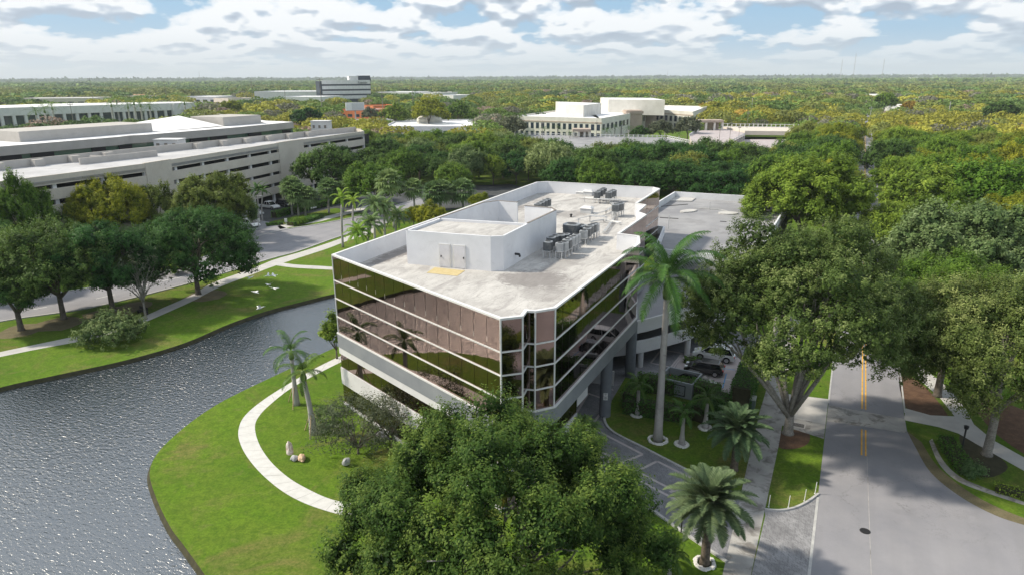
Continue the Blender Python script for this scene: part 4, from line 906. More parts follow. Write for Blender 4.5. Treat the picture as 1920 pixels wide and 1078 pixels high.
for (U0, V0, V1, h) in ((-143.5, 88, 106, 1.3), (-147, 93, 93.4, 1.3)):
    mb = MB(); mb.wall(uv(U0, V0), uv(U0 if U0 == -143.5 else -143.5, V1), 14.2, 14.2+h, .35, 0, -1); mb.build('ramp_wall', M['precast_grey'], g)
def hut(px0, px1, pyb, h, label, z=14.2):
    a, b = W(px0, pyb, z), W(px1, pyb, z); c0 = (a+b)/2; r_ = thing('stair_hut', label, 'stair hut', c0, math.atan2(b.y-a.y, b.x-a.x)); wd = (b-a).length/2
    mb = MB(); mb.box(-wd, 0, 0, wd, 4, h); mb.box(-wd-.15, -.15, h, wd+.15, 4.15, h+.2); mb.build('walls', M['white_wall'], r_, local=True)
    for i in range(3):
        x = -wd+wd*2*(i+.5)/3; mb = MB(); mb.box(x-wd*.13, -.06, h*.42, x+wd*.13, .05, h*.68); mb.build('louvre', M['pole'], r_, local=True)
hut(290, 335, 281, 2.3, 'white louvred hut in the middle of the long garage roof'); hut(584, 616, 250, 3.6, 'white louvred hut at the far end of the long garage roof')
# beige office behind the garage
g = thing('office_building', 'beige office with green strip windows and white roof behind the long garage', 'building', uv(-185, 105), -AZ)
mb = MB(); bp = [uv(-165, 10), uv(-165, 112), uv(-166.5, 116), uv(-165, 120), uv(-165, 150), uv(-168, 176), uv(-205, 180), uv(-205, 10)]; mb.prism(bp, 15.35, 17.35, 0, mtop=1); mb.build('fascia', [M['precast_grey'], M['white_roof']], g)
mb = MB(); bp2 = [p+uv(-.5, 0) if i < 6 else p for i, p in enumerate(bp)]; mb.prism(bp2, 13.6, 15.35); mb.build('strip_window', M['green_glass'], g)
for V in range(14, 172, 7):
    if rs.random() < .75: mb = MB(); mb.box(-165.4, V, 13.75, -165.15, V+rs.choice((3.5, 5, 5.8)), 15.25, 0, Matrix.Rotation(-AZ, 4, 'Z')); mb.build('window', M['dark'], g)
mb = MB(); mb.prism([uv(-164.9, 10), uv(-164.9, 150), uv(-167.9, 176), uv(-205, 180), uv(-205, 10)], 0, 13.6); mb.build('walls', M['precast_grey'], g)
for (U, V0, V1, z) in ((-172, 93, 127, 19.7), (-172, 151, 166, 20.0)):
    mb = MB(); mb.box(-186, V0, 17.4, U, V1, z, 0, Matrix.Rotation(-AZ, 4, 'Z')); mb.build('roof_screen', M['precast_grey'], g)
mb = MB(); mb.add([tuple(uv(-171, 128, 17.4)), tuple(uv(-171, 150, 17.6)), tuple(uv(-190, 150, 20.2)), tuple(uv(-190, 128, 18.4)), tuple(uv(-171, 167, 17.4)), tuple(uv(-190, 176, 18.2)), tuple(uv(-190, 164, 20.3)), tuple(uv(-171, 172, 17.4))], [(0, 1, 2, 3), (4, 7, 5, 6)]); mb.build('pitched_roof', M['white_roof'], g)
def windows(p, q, z0, z1, k, frac, root_, m='blue_glass', name='window', off=.06):
    d = q-p; Ln = d.length; dd = d/Ln; nn = Vector((dd.y, -dd.x, 0))*off; w_ = Ln/k
    for i in range(k):
        a = p+dd*(i*w_+w_*(1-frac)/2); b = a+dd*w_*frac; mb = MB(); mb.face([U3(a+nn, z0), U3(b+nn, z0), U3(b+nn, z1), U3(a+nn, z1)]); mb.face([U3(a+nn, z1), U3(b+nn, z1), U3(b, z1), U3(a, z1)]); mb.build(name, M[m], root_)
def block(name, poly, z0, z1, root_, m='white_wall', mt='white_roof', par=0.0):
    ar = sum(poly[i].x*poly[(i+1) % len(poly)].y-poly[(i+1) % len(poly)].x*poly[i].y for i in range(len(poly)))
    if ar < 0: poly = poly[::-1]
    mb = MB(); mb.prism(poly, z0, z1, 0, mtop=1)
    if par:
        for i in range(len(poly)): mb.wall(poly[i], poly[(i+1) % len(poly)], z1, z1+par, .4)
    return mb.build(name, [M[m], M[mt]], root_)
# long white building far left
pts = smooth_poly([uv(-516, 190), uv(-513, 233), uv(-509, 267.3), uv(-490.6, 332.7), uv(-469.4, 386.9)], 3)
g = thing('office_building', 'long low white office with tall dark glass bays at far left', 'building', uv(-515, 300), -AZ)
poly = pts+[uv(-500, 400), uv(-560, 330), uv(-570, 190)]; block('walls', poly, 8.2, 13.5, g); block('base', [p+uv(-1.5, 0) for p in pts]+[uv(-500, 398), uv(-565, 192)], 0, 8.2, g, 'blue_glass', 'blue_glass')
for a, b in zip(pts[:-1], pts[1:]):
    k = max(2, round((b-a).length/7))
    for i in range(k):
        c = a.lerp(b, i/k); mb = MB(); mb.box(-.7, -.9, 0, .7, .9, 8.2, 0, Matrix.Translation(c+uv(-.9, 0)) @ Matrix.Rotation(-AZ, 4, 'Z')); mb.build('pillar', M['white_wall'], g)
mb = MB(); c = pts[-1]; mb.box(-4, -5, 0, 0, 5, 13.4, 0, Matrix.Translation(pts[-2].lerp(pts[-1], .2)) @ Matrix.Rotation(-AZ, 4, 'Z')); mb.build('end_wall', M['white_wall'], g)
# office tower with dark strips
g = thing('office_building', 'five storey white and black striped office tower with sign near the horizon', 'building', W(650, 195), 0)
a, b = W(603, 196), W(697, 194); dn = (b-a).normalized(); bn = Vector((-dn.y, dn.x, 0)); zt = 29.0
block('core', [a, b, b+bn*24, a+bn*24], 0, zt-1, g, 'navy', 'white_roof')
fl_ = [(zt-4.8, zt), (zt-11, zt-6.8), (zt-17, zt-13.0), (zt-23.0, zt-19.0)]
for z0, z1 in fl_:
    mb = MB(); mb.wall(a+dn*2.2-bn*.8, b-dn*.5-bn*.8, z0, z1, .75); mb.build('white_band', M['white_wall'], g)
mb = MB(); mb.box(0, 0, 0, 3, 6, zt-1.5, 0, Matrix.Translation(a-dn*1.2-bn*1.2) @ Matrix.Rotation(math.atan2(dn.y, dn.x), 4, 'Z')); mb.build('corner_shaft', M['navy'], g)
mb = MB(); mb.box(-15, 3, zt-1, 2, 16, zt+5.5, 0, Matrix.Translation(b) @ Matrix.Rotation(math.atan2(dn.y, dn.x), 4, 'Z'), .12); mb.build('penthouse', M['navy'], g)
mb = MB(); mb.box(-27, 3, zt-1, -15.2, 12, zt+5, 0, Matrix.Translation(b) @ Matrix.Rotation(math.atan2(dn.y, dn.x), 4, 'Z')); mb.build('penthouse', M['white_wall'], g)
txt = bpy.data.curves.new('sign_text', 'FONT'); txt.body = 'fogster'; txt.size = 4.6; txt.extrude = .05
to = bpy.data.objects.new('sign_text', txt); COL.objects.link(to); dg = bpy.context.evaluated_depsgraph_get(); me = bpy.data.meshes.new_from_object(to.evaluated_get(dg)); bpy.data.objects.remove(to)
so = bpy.data.objects.new('lettering', me); COL.objects.link(so); me.materials.clear(); me.materials.append(M['navy']); so.parent = g
so.location = (b-dn*17-bn*.95+Vector((0, 0, zt-4.4)))-g.location; so.rotation_euler = (R(90), 0, math.atan2(dn.y, dn.x))
# cream office complex in the middle distance
g = thing('office_building', 'cream two storey office with white flat roof and roof block beyond the dark tree belt', 'building', W(1128, 262), 0)
a, b, c, = W(964, 218, 11), W(1128, 222.5, 11), W(1211, 208, 11); d_ = W(1062, 206.5, 11)
a0, b0, c0_ = [Vector((p.x, p.y, 0)) for p in (a, b, c)]; d0_ = Vector((d_.x, d_.y, 0))+Vector((20, 60, 0))
block('walls', [a0, b0, c0_, c0_+Vector((-40, 60, 0)), d0_], 0, 10.2, g, 'cream', 'white_roof', .8)
mb = MB(); mb.wall(a0-Vector((0, .3, 0)), b0-Vector((-.3, .3, 0)), 8.3, 8.9, .28); mb.build('cornice', M['tan'], g)
windows(a0, b0, 4.8, 7.8, 16, .55, g); windows(a0, b0, .8, 3.4, 16, .55, g); windows(b0, c0_, 4.8, 7.8, 12, .5, g)
p1, p2, p3 = [Vector((q.x, q.y, 0)) for q in (W(1061, 197, 16.5), W(1094, 198, 16.5), W(1127.5, 194, 16.5))]
block('roof_block', [p1, p2, p3, p3+Vector((-25, 30, 0)), p1+Vector((5, 20, 0))], 10.2, 16.5, g, 'cream', 'white_roof')
g = thing('office_building', 'cream office wing with brown corner towers and large roof block farther right', 'building', W(1300, 245), 0)
a, b, c = [Vector((q.x, q.y, 0)) for q in (W(1213, 205, 11), W(1300, 210.5, 11), W(1326, 200.6, 11))]
block('walls', [a, b, c, c+Vector((-60, 60, 0)), a+Vector((-40, 90, 0))], 0, 10.4, g, 'cream', 'white_roof', .8)
windows(a, b, 4.6, 7.8, 10, .55, g); windows(a, b, .8, 3.4, 10, .5, g); windows(b, c, 4.6, 7.8, 14, .5, g)
mb = MB(); mb.wall(a-Vector((0, .3, 0)), b-Vector((0, .3, 0)), 8.6, 9.2, .28); mb.build('cornice', M['tan'], g)
p1, p2 = [Vector((q.x, q.y, 0)) for q in (W(1141, 187, 18), W(1247, 188, 18))]; block('roof_block', [p1, p2, p2+Vector((0, 40, 0)), p1+Vector((0, 40, 0))], 9, 18, g, 'cream', 'white_roof')
for (x, y, wd, z) in ((1213, 201, 13, 13), (1190, 208, 9, 12.5)):
    p = W(x, y, z); mb = MB(); mb.box(-wd/2, 0, 0, wd/2, 12, z, 0, Matrix.Translation(Vector((p.x, p.y, 0)))); mb.box(-wd/2-.6, -.6, z-1.8, wd/2+.6, 12.6, z-.4, 0, Matrix.Translation(Vector((p.x, p.y, 0)))); mb.build('corner_tower', M['tan'], g)
# parking decks in front of them
def balustrade(pts, z, root_, h=1.1):
    mb = MB()
    for a, b in zip(pts[:-1], pts[1:]):
        mb.wall(a, b, z+h-.2, z+h, .25); mb.wall(a, b, z, z+.3, .25); k = max(1, int((b-a).length/2.2))
        for i in range(k+1):
            c = a.lerp(b, i/k); mb.box(c.x-.18, c.y-.18, z, c.x+.18, c.y+.18, z+h+.1)
    return mb.build('balustrade', M['white_wall'], root_)
g = thing('parking_deck', 'low parking deck with white balustrade in front of the cream office', 'parking deck', W(1120, 262, 0), 0)
q = [Vector((p.x, p.y, 0)) for p in (W(945, 266, 3.5), W(985, 254, 3.5), W(1110, 257, 3.5), W(1250, 259, 3.5), W(1292, 268, 3.5), W(1260, 292, 3.5), W(1040, 292, 3.5))]
block('deck', q, 0, 3.5, g, 'precast', 'deck'); balustrade(q[:5], 3.5, g)
g = thing('parking_deck', 'sunlit sloping parking deck with pavilion and stair railing right of the cream office', 'parking deck', W(1350, 262, 0), 0)
q = [Vector((p.x, p.y, 0)) for p in (W(1293, 256, 4), W(1308, 246, 4), W(1356, 241.6, 4), W(1392, 246, 4), W(1396, 255, 4), W(1349, 281, 4), W(1300, 275, 4))]
block('deck', q, 0, 4.0, g, 'precast', 'stall')
q2 = [Vector((p.x, p.y, 0)) for p in (W(1397, 246, 5), W(1490, 247, 5), W(1505, 240, 5), W(1356, 238, 5))]
block('upper_deck', q2, 3.0, 5.0, g, 'precast', 'precast'); balustrade([q2[3], q2[2]], 5.0, g, 1.6); balustrade([q[0], q[1]], 4, g)
q3 = [Vector((p.x, p.y, 0)) for p in (W(1340, 285, 1), W(1396, 262, 1), W(1490, 262, 1), W(1480, 290, 1))]; block('lower_deck', q3, 0, 1.0, g, 'precast', 'stall')
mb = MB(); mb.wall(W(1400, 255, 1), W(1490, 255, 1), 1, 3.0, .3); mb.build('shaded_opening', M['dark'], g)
pa, pb = W(1349, 281, 4), W(1396, 255, 4); mb = MB()
for i in range(12):
    c = pa.lerp(pb, i/11); mb.box(c.x-.2, c.y-.2, 2.0, c.x+.2, c.y+.2, 5.3)
mb.wall(U3(pa, 0), U3(pb, 0), 4.8, 5.1, .25); mb.wall(U3(pa, 0), U3(pb, 0), 2.0, 4.0, .25); mb.build('stair_railing', M['galv'], g)
def pavilion(px0, px1, pyb, z, h, label, m='tan'):
    a, b = W(px0, pyb, z), W(px1, pyb, z); c0 = (a+b)/2; r_ = thing('pavilion', label, 'pavilion', c0, math.atan2(b.y-a.y, b.x-a.x)); wd = (b-a).length/2
    mb = MB(); mb.box(-wd-.4, -.4, h-1.2, wd+.4, 8, h); mb.build('roof', M[m], r_, local=True)
    for x in (-wd, -wd*.35, wd*.35, wd):
        mb = MB(); mb.box(x-.5, 0, 0, x+.5, 1, h-1.2); mb.build('column', M['cream'], r_, local=True)
    mb = MB(); mb.box(-wd*.3, 6, 0, wd*.9, 7, h-1.2); mb.build('back_wall', M['tan'], r_, local=True)
pavilion(1309, 1354, 245, 4, 5.2, 'tan stair pavilion at the corner of the sunlit parking deck'); pavilion(1075, 1106, 258, 3.5, 3.8, 'small tan pavilion on the low deck before the cream office')
# low white roofs, shops and mall
def simple(label, pxs, z, m='white_wall', mt='white_roof', name='commercial_building', back=30, par=.8, win=None):
    q = [Vector((p.x, p.y, 0)) for p in (W(x, y, z) for x, y in pxs)]
    if len(q) == 2:
        xm, ym = (pxs[0][0]+pxs[1][0])/2, (pxs[0][1]+pxs[1][1])/2; Dm = W(xm, ym, z).length; Dm = Vector((*W(xm, ym, z)[:2], 0)).length
        q = [Vector((p.x, p.y, 0))*(Dm*k_/Vector((p.x, p.y, 0)).length) for p, k_ in zip(q, (1.0, .97))]
        d = (q[1]-q[0]).normalized(); nn = Vector((-d.y, d.x, 0)); nn = nn if nn.dot(q[0]) > 0 else -nn; q = [q[0], q[1], q[1]+nn*back, q[0]+nn*back]
    g = thing(name, label, 'building', q[0], 0); block('walls', q, 0, z, g, m, mt, par)
    if win: windows(q[0], q[1], z*.25, z*.6, win, .6, g)
    return g
simple('low building with white flat roof and small dome behind the garage trees', [(720, 240), (900, 240), (890, 226), (740, 230)], 4.5, win=10)
p = W(805, 226, 6); r_ = thing('roof_dome', 'small pale dome on the low white flat roof', 'dome', p); mb = MB()
mb.tube([(0, 0, -1), (0, 0, 1.2), (0, 0, 2.6), (0, 0, 3.4), (0, 0, 3.8)], [8, 7.6, 5.6, 3, .3], 20); mb.build('shell', M['cream'], r_, smooth=True, local=True); mb = MB(); mb.tube([(0, 0, -1.5), (0, 0, -1)], 8.3, 20); mb.build('rim', M['white_wall'], r_, local=True)
simple('orange walled low shop with pink roof below the striped tower', [(622, 206), (690, 210)], 6, 'orange_wall', 'stall', back=45, win=5); simple('small orange gabled shop right below the striped tower', [(672, 199), (700, 200)], 7, 'orange_wall', 'orange_tile', back=30, win=3)
simple('wide pale department store left of the striped tower', [(476, 170), (600, 176)], 14, back=90); simple('lower pale mall wing in front of the department store', [(518, 182), (602, 184)], 10, back=60, win=4)
simple('white mall wing right of the striped tower', [(702, 172), (772, 176)], 10, back=70); simple('white mall hall with peaked roof right of the striped tower', [(770, 172), (812, 178)], 9, mt='cream', back=70); simple('small white hall at the right end of the mall', [(815, 178), (850, 181)], 8, back=40)
simple('long grey low warehouse behind the white office at far left', [(28, 187), (178, 184)], 9, 'precast', 'white_roof', back=60, win=8); simple('pale strip mall with pitched roofs behind the palms', [(190, 184), (300, 180)], 7, 'cream', 'tan', back=40, win=8)
simple('low pale shops near the far parking lot', [(335, 181), (405, 184)], 8, 'white_wall', 'white_roof', back=60, win=5); simple('small beige shop beside the far parking lot', [(400, 184), (428, 187)], 7, 'precast', 'tan', back=40)
for i, (x0, x1, y, lb) in enumerate(((188, 222, 176, 'orange tiled roofs at far left near the mall'), (226, 262, 178, 'orange tiled row right of the far left orange roofs'), (330, 372, 173, 'orange tiled roofs beyond the low pale shops'), (640, 668, 163, 'small orange roofed house left of the tower top') if False else (1118, 1160, 174, 'small orange roofed house above the cream office'), (1535, 1560, 178, 'pink roofed house among the far right trees'), (1612, 1642, 177, 'pale house with light roof in the far right trees'), (1700, 1725, 166, 'cream roofed house at far right near the horizon'), (1822, 1845, 207, 'red tiled house at the right edge woods'))):
    simple(lb, [(x0, y), (x1, y)], 6, 'cream', 'orange_tile' if i not in (5,) else 'white_roof', 'house', back=25, par=0)
simple('pale long building near the horizon above the cream office', [(1197, 158), (1246, 160)], 9, back=40); simple('white box building on the right horizon', [(1702, 146.5), (1722, 146.5)], 20, back=100); simple('second white box building on the right horizon', [(1728, 147), (1758, 147)], 18, back=100); simple('pale domed hall on the middle horizon', [(1205, 146), (1224, 146)], 22, 'cream', back=60)
simple('low white hall among the right woods', [(1655, 200), (1690, 203)], 4.5, back=14); simple('grey flat roofed shed in the right woods', [(1340, 178), (1400, 176)], 6, 'precast_grey', back=20)
hr = random.Random(4)
for i in range(26):
    x = hr.uniform(1080, 1905) if i < 20 else hr.uniform(60, 560); y = hr.uniform(158, 200) if i < 20 else hr.uniform(160, 172); wpx = hr.uniform(8, 22)*(y-146)/40+4
    simple('small low house roof showing among the far suburban trees', [(x, y), (x+wpx, y+hr.uniform(-1, 1))], 5.5, 'cream', hr.choice(('orange_tile', 'precast', 'white_roof', 'stall')), 'house', back=14, par=0)['group'] = 'houses among the far trees'
# billboard
p = W(667, 222, 2); r_ = thing('billboard', 'white billboard on a steel post before the orange shops', 'billboard', U3(p, 0), R(20)); zc = zat(p, 667, 200)
mb = MB(); mb.cyl((0, 0), .5, 0, zc-3, 10); mb.build('post', M['pole_grey'], r_, local=True); mb = MB(); mb.box(-7, -.6, zc-3, 7, .6, zc+2.8); mb.build('board', M['white_paint'], r_, local=True); mb = MB(); mb.box(-7, -1.4, zc-3.3, 7, -.61, zc-3.05); mb.build('catwalk', M['pole'], r_, local=True)
mb = MB(); mb.face([(-2.5, -.63, zc-2.5), (6.6, -.63, zc-2.5), (6.6, -.63, zc+2.3), (-2.5, -.63, zc+2.3)]); mb.build('poster', M['galv'], r_, local=True)

# utility poles, lamp posts, masts --------------------------------------------
def pole(bx, by, tx, ty, label, r=.28, arm=2.4, m='pole', zb=4, name='utility_pole', cat='utility pole', group='utility poles across the far suburb'):
    p = W(bx, by, zb); p.z = 0; zt = zat(p, tx, ty); top = W(tx, ty, zt) if abs(zt-CAMH) > .5 else Vector((p.x, p.y, zt))
    r_ = thing(name, label, cat, p, math.atan2(p.x, -p.y)*0, group); mb = MB(); mb.tube([(0, 0, 0), (0, 0, zt)], [r, r*.6], 8); mb.build('shaft', M[m], r_, local=True)
    if arm: mb = MB(); mb.box(-arm, -.12, zt-1.6, arm, .12, zt-1.3); [mb.cyl((x, 0), .12, zt-1.3, zt-.9, 6) for x in (-arm*.9, 0, arm*.9)]; mb.build('crossarm', M[m], r_, local=True)
    return r_
pole(24, 196, 18, 152, 'tall utility pole at the far left edge'); pole(177, 200, 172, 146, 'tall utility pole behind the warehouse right end'); pole(314, 198, 311, 152, 'utility pole behind the white office right half'); pole(140, 243, 134, 192, 'nearest dark utility pole in front of the white office', .2, 1.5)
pole(477, 210, 473, 146, 'utility pole left of the department store'); pole(537, 206, 535, 163, 'shorter utility pole before the department store'); pole(605, 220, 601, 146, 'utility pole at the left edge of the striped tower'); pole(718, 210, 716, 149, 'utility pole just right of the striped tower'); pole(775, 206, 774, 146, 'utility pole beyond the yellow round tree')
pole(1777, 224, 1779, 191, 'tall pale wooden pole in the right woods', .35, 0, 'pole_grey'); pole(1787, 225, 1787, 210, 'short pale pole beside the tall pale one', .3, 0, 'pole_grey'); pole(1577, 200, 1577, 185, 'pale pole among the right woods', .3, 0, 'pole_grey'); pole(1631, 224, 1631, 200, 'thin grey pole in the middle of the right woods', .25, 1.2, 'pole_grey'); pole(1409, 210, 1409, 184, 'white pole above the sunlit parking deck', .3, 0, 'pole_grey')
pole(388, 250, 386, 212, 'thin pole behind the long garage', .12, 0, 'pole_grey')
for i, (bx, by, tx, ty) in enumerate(((1017, 268, 1017, 226), (1118, 260, 1118, 226), (1347, 282, 1347, 232), (1367, 275, 1367, 226), (1385, 260, 1385, 234), (1400, 246, 1400, 208))):
    pole(bx, by, tx, ty, 'thin dark deck lamp post, number %s from the left' % ('one', 'two', 'three', 'four', 'five', 'six')[i], .11, .6, 'pole', 3.5, 'lamp_post', 'lamp post', 'lamp posts on the far parking decks')
for x, t, lb in ((1575, 113, 'left'), (1599, 101, 'tallest middle'), (1653, 112, 'right')):
    p = W(x, 150, 0); p = p*(4200/p.length); zt = zat(p, x, t); r_ = thing('radio_mast', lb+' of the three thin radio masts on the right horizon', 'radio mast', p, 0, 'radio masts on the horizon'); mb = MB(); w_ = 1.3
    for k in range(3): a = k*2.094; mb.tube([(w_*math.cos(a), w_*math.sin(a), 0), (w_*math.cos(a), w_*math.sin(a), zt)], .35, 4)
    mb.build('lattice', M['pole_grey'], r_, local=True); mb = MB(); mb.cyl((0, 0), .3, zt, zt+6, 6); mb.build('antenna', M['pole_grey'], r_, local=True)
for x, t, lb in ((375, 135, 'thin mast on the left horizon'), (1251, 133, 'thin mast on the middle horizon'), (1845, 141, 'left lattice pylon near the right edge'), (1865, 146, 'right lattice pylon near the right edge')):
    p = W(x, 152, 0); p = p*((2600 if x > 1800 else 4200)/p.length); zt = zat(p, x, t); r_ = thing('radio_mast', lb, 'mast', p, 0); mb = MB(); mb.tube([(0, 0, 0), (0, 0, zt)], [1.2, .5], 5); mb.build('shaft', M['pole_grey'], r_, local=True); mb = MB(); mb.box(-1.5, -1.5, zt*.7, 1.5, 1.5, zt*.7+1); mb.build('platform', M['pole_grey'], r_, local=True)

# ================================================================== CARS
CARP = {}
def carpaint(name, c, metal=0.0):
    m, t, b = newmat(name); b.inputs['Base Color'].default_value = (*c, 1); b.inputs['Roughness'].default_value = .25; b.inputs['Coat Weight'].default_value = .8; b.inputs['Metallic'].default_value = metal; M[name] = m
for n_, c_ in (('car_white', (.72, .73, .74)), ('car_black', (.012, .012, .015)), ('car_silver', (.45, .46, .48)), ('car_red', (.35, .03, .02)), ('car_blue', (.04, .09, .2))): carpaint(n_, c_)
M['car_glass'] = plain('car_glass', (.01, .012, .015), .05, spec=1.0); M['tyre'] = plain('tyre', (.015, .015, .015), .9); M['rim'] = plain('rim', (.5, .5, .52), .3, metal=.8)
M['lamp_red'] = plain('lamp_red', (.5, .02, .02), .2); M['lamp_clear'] = plain('lamp_clear', (.75, .78, .8), .15)
def car(paint, label, loc, rz, kind='sedan', group=None, name='parked_car', cat='car', s=1.0):
    r_ = thing(name, label, cat, loc, rz, group); Ln, wd = {'sedan': (4.7, .90), 'suv': (4.7, .94), 'pickup': (5.8, .99), 'hatch': (4.2, .88)}[kind]
    x0, x1 = -Ln/2, Ln/2; wr = .36 if kind in ('suv', 'pickup') else .33; ax = (x0+.85+(.3 if kind == 'pickup' else 0), x1-.95); belt = .95 if kind in ('suv', 'pickup') else .86; zb = .28 if kind in ('suv', 'pickup') else .22
    prof = [(x0+.08, zb+.12), (x0, .55), (x0+.06, belt-.02), (x0+.25, belt+.04)]
    if kind == 'pickup': prof += [(-.6, belt+.06), (1.25, belt+.04), (x1-.3, belt-.05)]
    elif kind == 'sedan': prof += [(x0+.9, belt+.06), (1.1, belt+.02), (x1-.5, belt-.14)]
    else: prof += [(x0+.4, belt+.06), (1.2, belt+.03), (x1-.5, belt-.08)]
    prof += [(x1-.08, .62), (x1, .48), (x1-.06, zb+.05)]
    low = []
    for a in reversed(ax):
        low += [(a+wr*1.22*math.cos(t), wr*.95+wr*1.22*math.sin(t)) for t in [math.pi*k/8 for k in range(9)]]
    low = [(x, max(z, zb)) for x, z in low]; prof += low
    mb = MB(); n_ = len(prof)
    ins = lambda z: wd*(1.0 if z < belt-.1 else .955)
    L_ = [(x, -ins(z), z) for x, z in prof]; R_ = [(x, ins(z), z) for x, z in prof]
    mb.face(L_[::-1] if False else L_); mb.face(R_[::-1])
    for i in range(n_): k = (i+1) % n_; mb.face([L_[k], L_[i], R_[i], R_[k]])
    body = mb.build('body', M[paint], r_, local=True)
    # greenhouse
    if kind == 'pickup': g0, g1, h0, h1, zr = -.75, 1.55, -.6, .75, 1.78
    elif kind == 'sedan': g0, g1, h0, h1, zr = x0+.75, 1.35, x0+1.55, .35, 1.40
    elif kind == 'suv': g0, g1, h0, h1, zr = x0+.15, 1.45, x0+.6, .55, 1.66
    else: g0, g1, h0, h1, zr = x0+.12, 1.25, x0+.55, .35, 1.45
    wt = wd*.76; wb = wd*.93; z0 = belt+.01
    mb = MB(); mb.add([(g0, -wb, z0), (g1, -wb, z0), (g1, wb, z0), (g0, wb, z0), (h0, -wt, zr), (h1, -wt, zr), (h1, wt, zr), (h0, wt, zr)], [(0, 1, 5, 4), (1, 2, 6, 5), (2, 3, 7, 6), (3, 0, 4, 7)]); mb.build('window', M['car_glass'], r_, local=True)
    mb = MB(); mb.box(h0-.04, -wt-.03, zr-.02, h1+.05, wt+.03, zr+.05, 0, None, .1)
    for y in (-1, 1):
        for (bx, tx) in ((g0, h0), (g1, h1), ((g0+g1)/2-.05, (h0+h1)/2)): mb.tube([(bx, y*(wb+.01), z0-.02), (tx, y*(wt+.015), zr)], .045, 4)
    mb.build('roof', M[paint], r_, local=True)
    if kind == 'pickup':
        mb = MB(); mb.box(x0+.15, -wd*.82, belt-.0, -.85, wd*.82, belt+.075); mb.build('bed', M['tyre'], r_, local=True)
    for a in ax:
        for y in (-1, 1):
            mb = MB(); mb.tube([(a, y*(wd-.24), wr), (a, y*(wd+.005), wr)], wr, 18); tw = mb.build('wheel', M['tyre'], r_, local=True); mb = MB(); mb.tube([(a, y*(wd-.05), wr), (a, y*(wd+.015), wr)], wr*.66, 12); sub(mb, 'rim', M['rim'], tw, r_, local=True)
    for y in (-1, 1):
        mb = MB(); mb.box(x1-.35, y*wd*.62-.2, .60, x1-.06, y*wd*.62+.2, .74); mb.build('headlight', M['lamp_clear'], r_, local=True)
        mb = MB(); mb.box(x0-.012, y*wd*.8-.14, .70, x0+.12, y*wd*.8+.13, .88); mb.build('tail_light', M['lamp_red'], r_, local=True)
        mb = MB(); mb.box(.85, y*(wd+.1)-.09, belt+.04, 1.05, y*(wd+.1)+.09, belt+.17); mb.build('mirror', M[paint], r_, local=True)
    r_.scale = (s, s, s); return r_
def heading(p, a, b):        # car nose towards b
    a, b = W(*a), W(*b); return math.atan2(b.y-a.y, b.x-a.x)
car('car_white', 'white car parked under the big tree, farthest of three in the courtyard bays', W(1338, 672), heading(0, (1375, 679), (1303, 668)), 'suv')
car('car_black', 'black hatchback between the white and the dark sedan in the courtyard bays', W(1320, 698), heading(0, (1352, 704), (1290, 694)), 'hatch')
car('car_black', 'black sedan nearest the hedge in the courtyard bays', W(1300, 722), heading(0, (1268, 714), (1338, 733)), 'sedan')
car('car_white', 'white pickup truck in the garage car park', W(505, 391), heading(0, (487, 390), (527, 395)), 'pickup', name='pickup_truck', cat='pickup truck')
for i, (x, y, pt, kd, lb) in enumerate(((533, 387, 'car_black', 'suv', 'dark car just right of the white pickup truck'), (548, 383, 'car_black', 'suv', 'black car second right of the white pickup truck'), (577, 392, 'car_white', 'sedan', 'white car behind the clipped hedge by the lakeside road'), (478, 403, 'car_white', 'sedan', 'white car half hidden left of the white pickup truck'), (470, 425, 'car_white', 'suv', 'pale car under the trees at the side entry'), (445, 408, 'car_silver', 'sedan', 'silver car hidden in the trees by the garage'))):
    car(pt, lb, W(x, y), heading(0, (487, 390), (527, 395))+random.uniform(-.1, .1), kd)
cp = car('car_silver', 'small distant car in the far parking lot', (0, 0, 0), 0, 'sedan'); PARK.append(cp)
cols = ['car_white', 'car_silver', 'car_black', 'car_red', 'car_blue', 'car_white']
for i in range(46):
    x = 372+rs.random()*58; y = 190+rs.random()*24
    o = cp.copy(); COL.objects.link(o)
    p = W(x, y); o.location = p; o.rotation_euler = (0, 0, -AZ+rs.uniform(-.05, .05)); o['label'] = 'tiny car in the crowded parking lot beyond the white office'; o['group'] = 'cars in the far parking lot'; o['category'] = 'car'
    for ch in [c for c in cp.children if c.name.split('.')[0] in ('body', 'window', 'roof')]:
        c2 = ch.copy(); COL.objects.link(c2); c2.parent = o
        if 'window' not in ch.name: c2.material_slots[0].link = 'OBJECT'; c2.material_slots[0].material = M[cols[i % 6]]
sheet('far_car_park', [W(355, 218), W(350, 188), W(430, 186), W(445, 216)], 'stall', .01)
sheet('far_street', [W(700, 262), W(930, 262), W(940, 225), W(640, 215)], 'asphalt', .002)

# ================================================================== SMALL THINGS
def rock(loc, sx, sy, sz, m, label, seed):
    r0_ = random.Random(seed); bm = bmesh.new(); bmesh.ops.create_icosphere(bm, subdivisions=3, radius=1)
    off = Vector((r0_.random()*9, r0_.random()*9, r0_.random()*9))
    from mathutils import noise as mn
    for v in bm.verts:
        k = 1+.28*mn.noise(v.co*1.3+off)+.1*mn.noise(v.co*3.5+off); v.co = Vector((v.co.x*sx*k, v.co.y*sy*k, max(-.15, v.co.z*k*1.05)*sz+sz*.45))
    me = bpy.data.meshes.new('rock'); bm.to_mesh(me); bm.free(); me.materials.append(M[m]); o = bpy.data.objects.new('garden_rock', me); COL.objects.link(o); o.location = loc; o.rotation_euler = (0, 0, r0_.random()*3)
    return tag(o, label, 'rock')
rock(W(545, 856), .30, .26, 1.05, 'rock_pink', 'upright pink and white garden rock inside the curve of the lake path', 1)
rock(W(553, 862), .36, .32, .32, 'rock_grey', 'grey garden rock between the upright rock and the orange rock', 2)
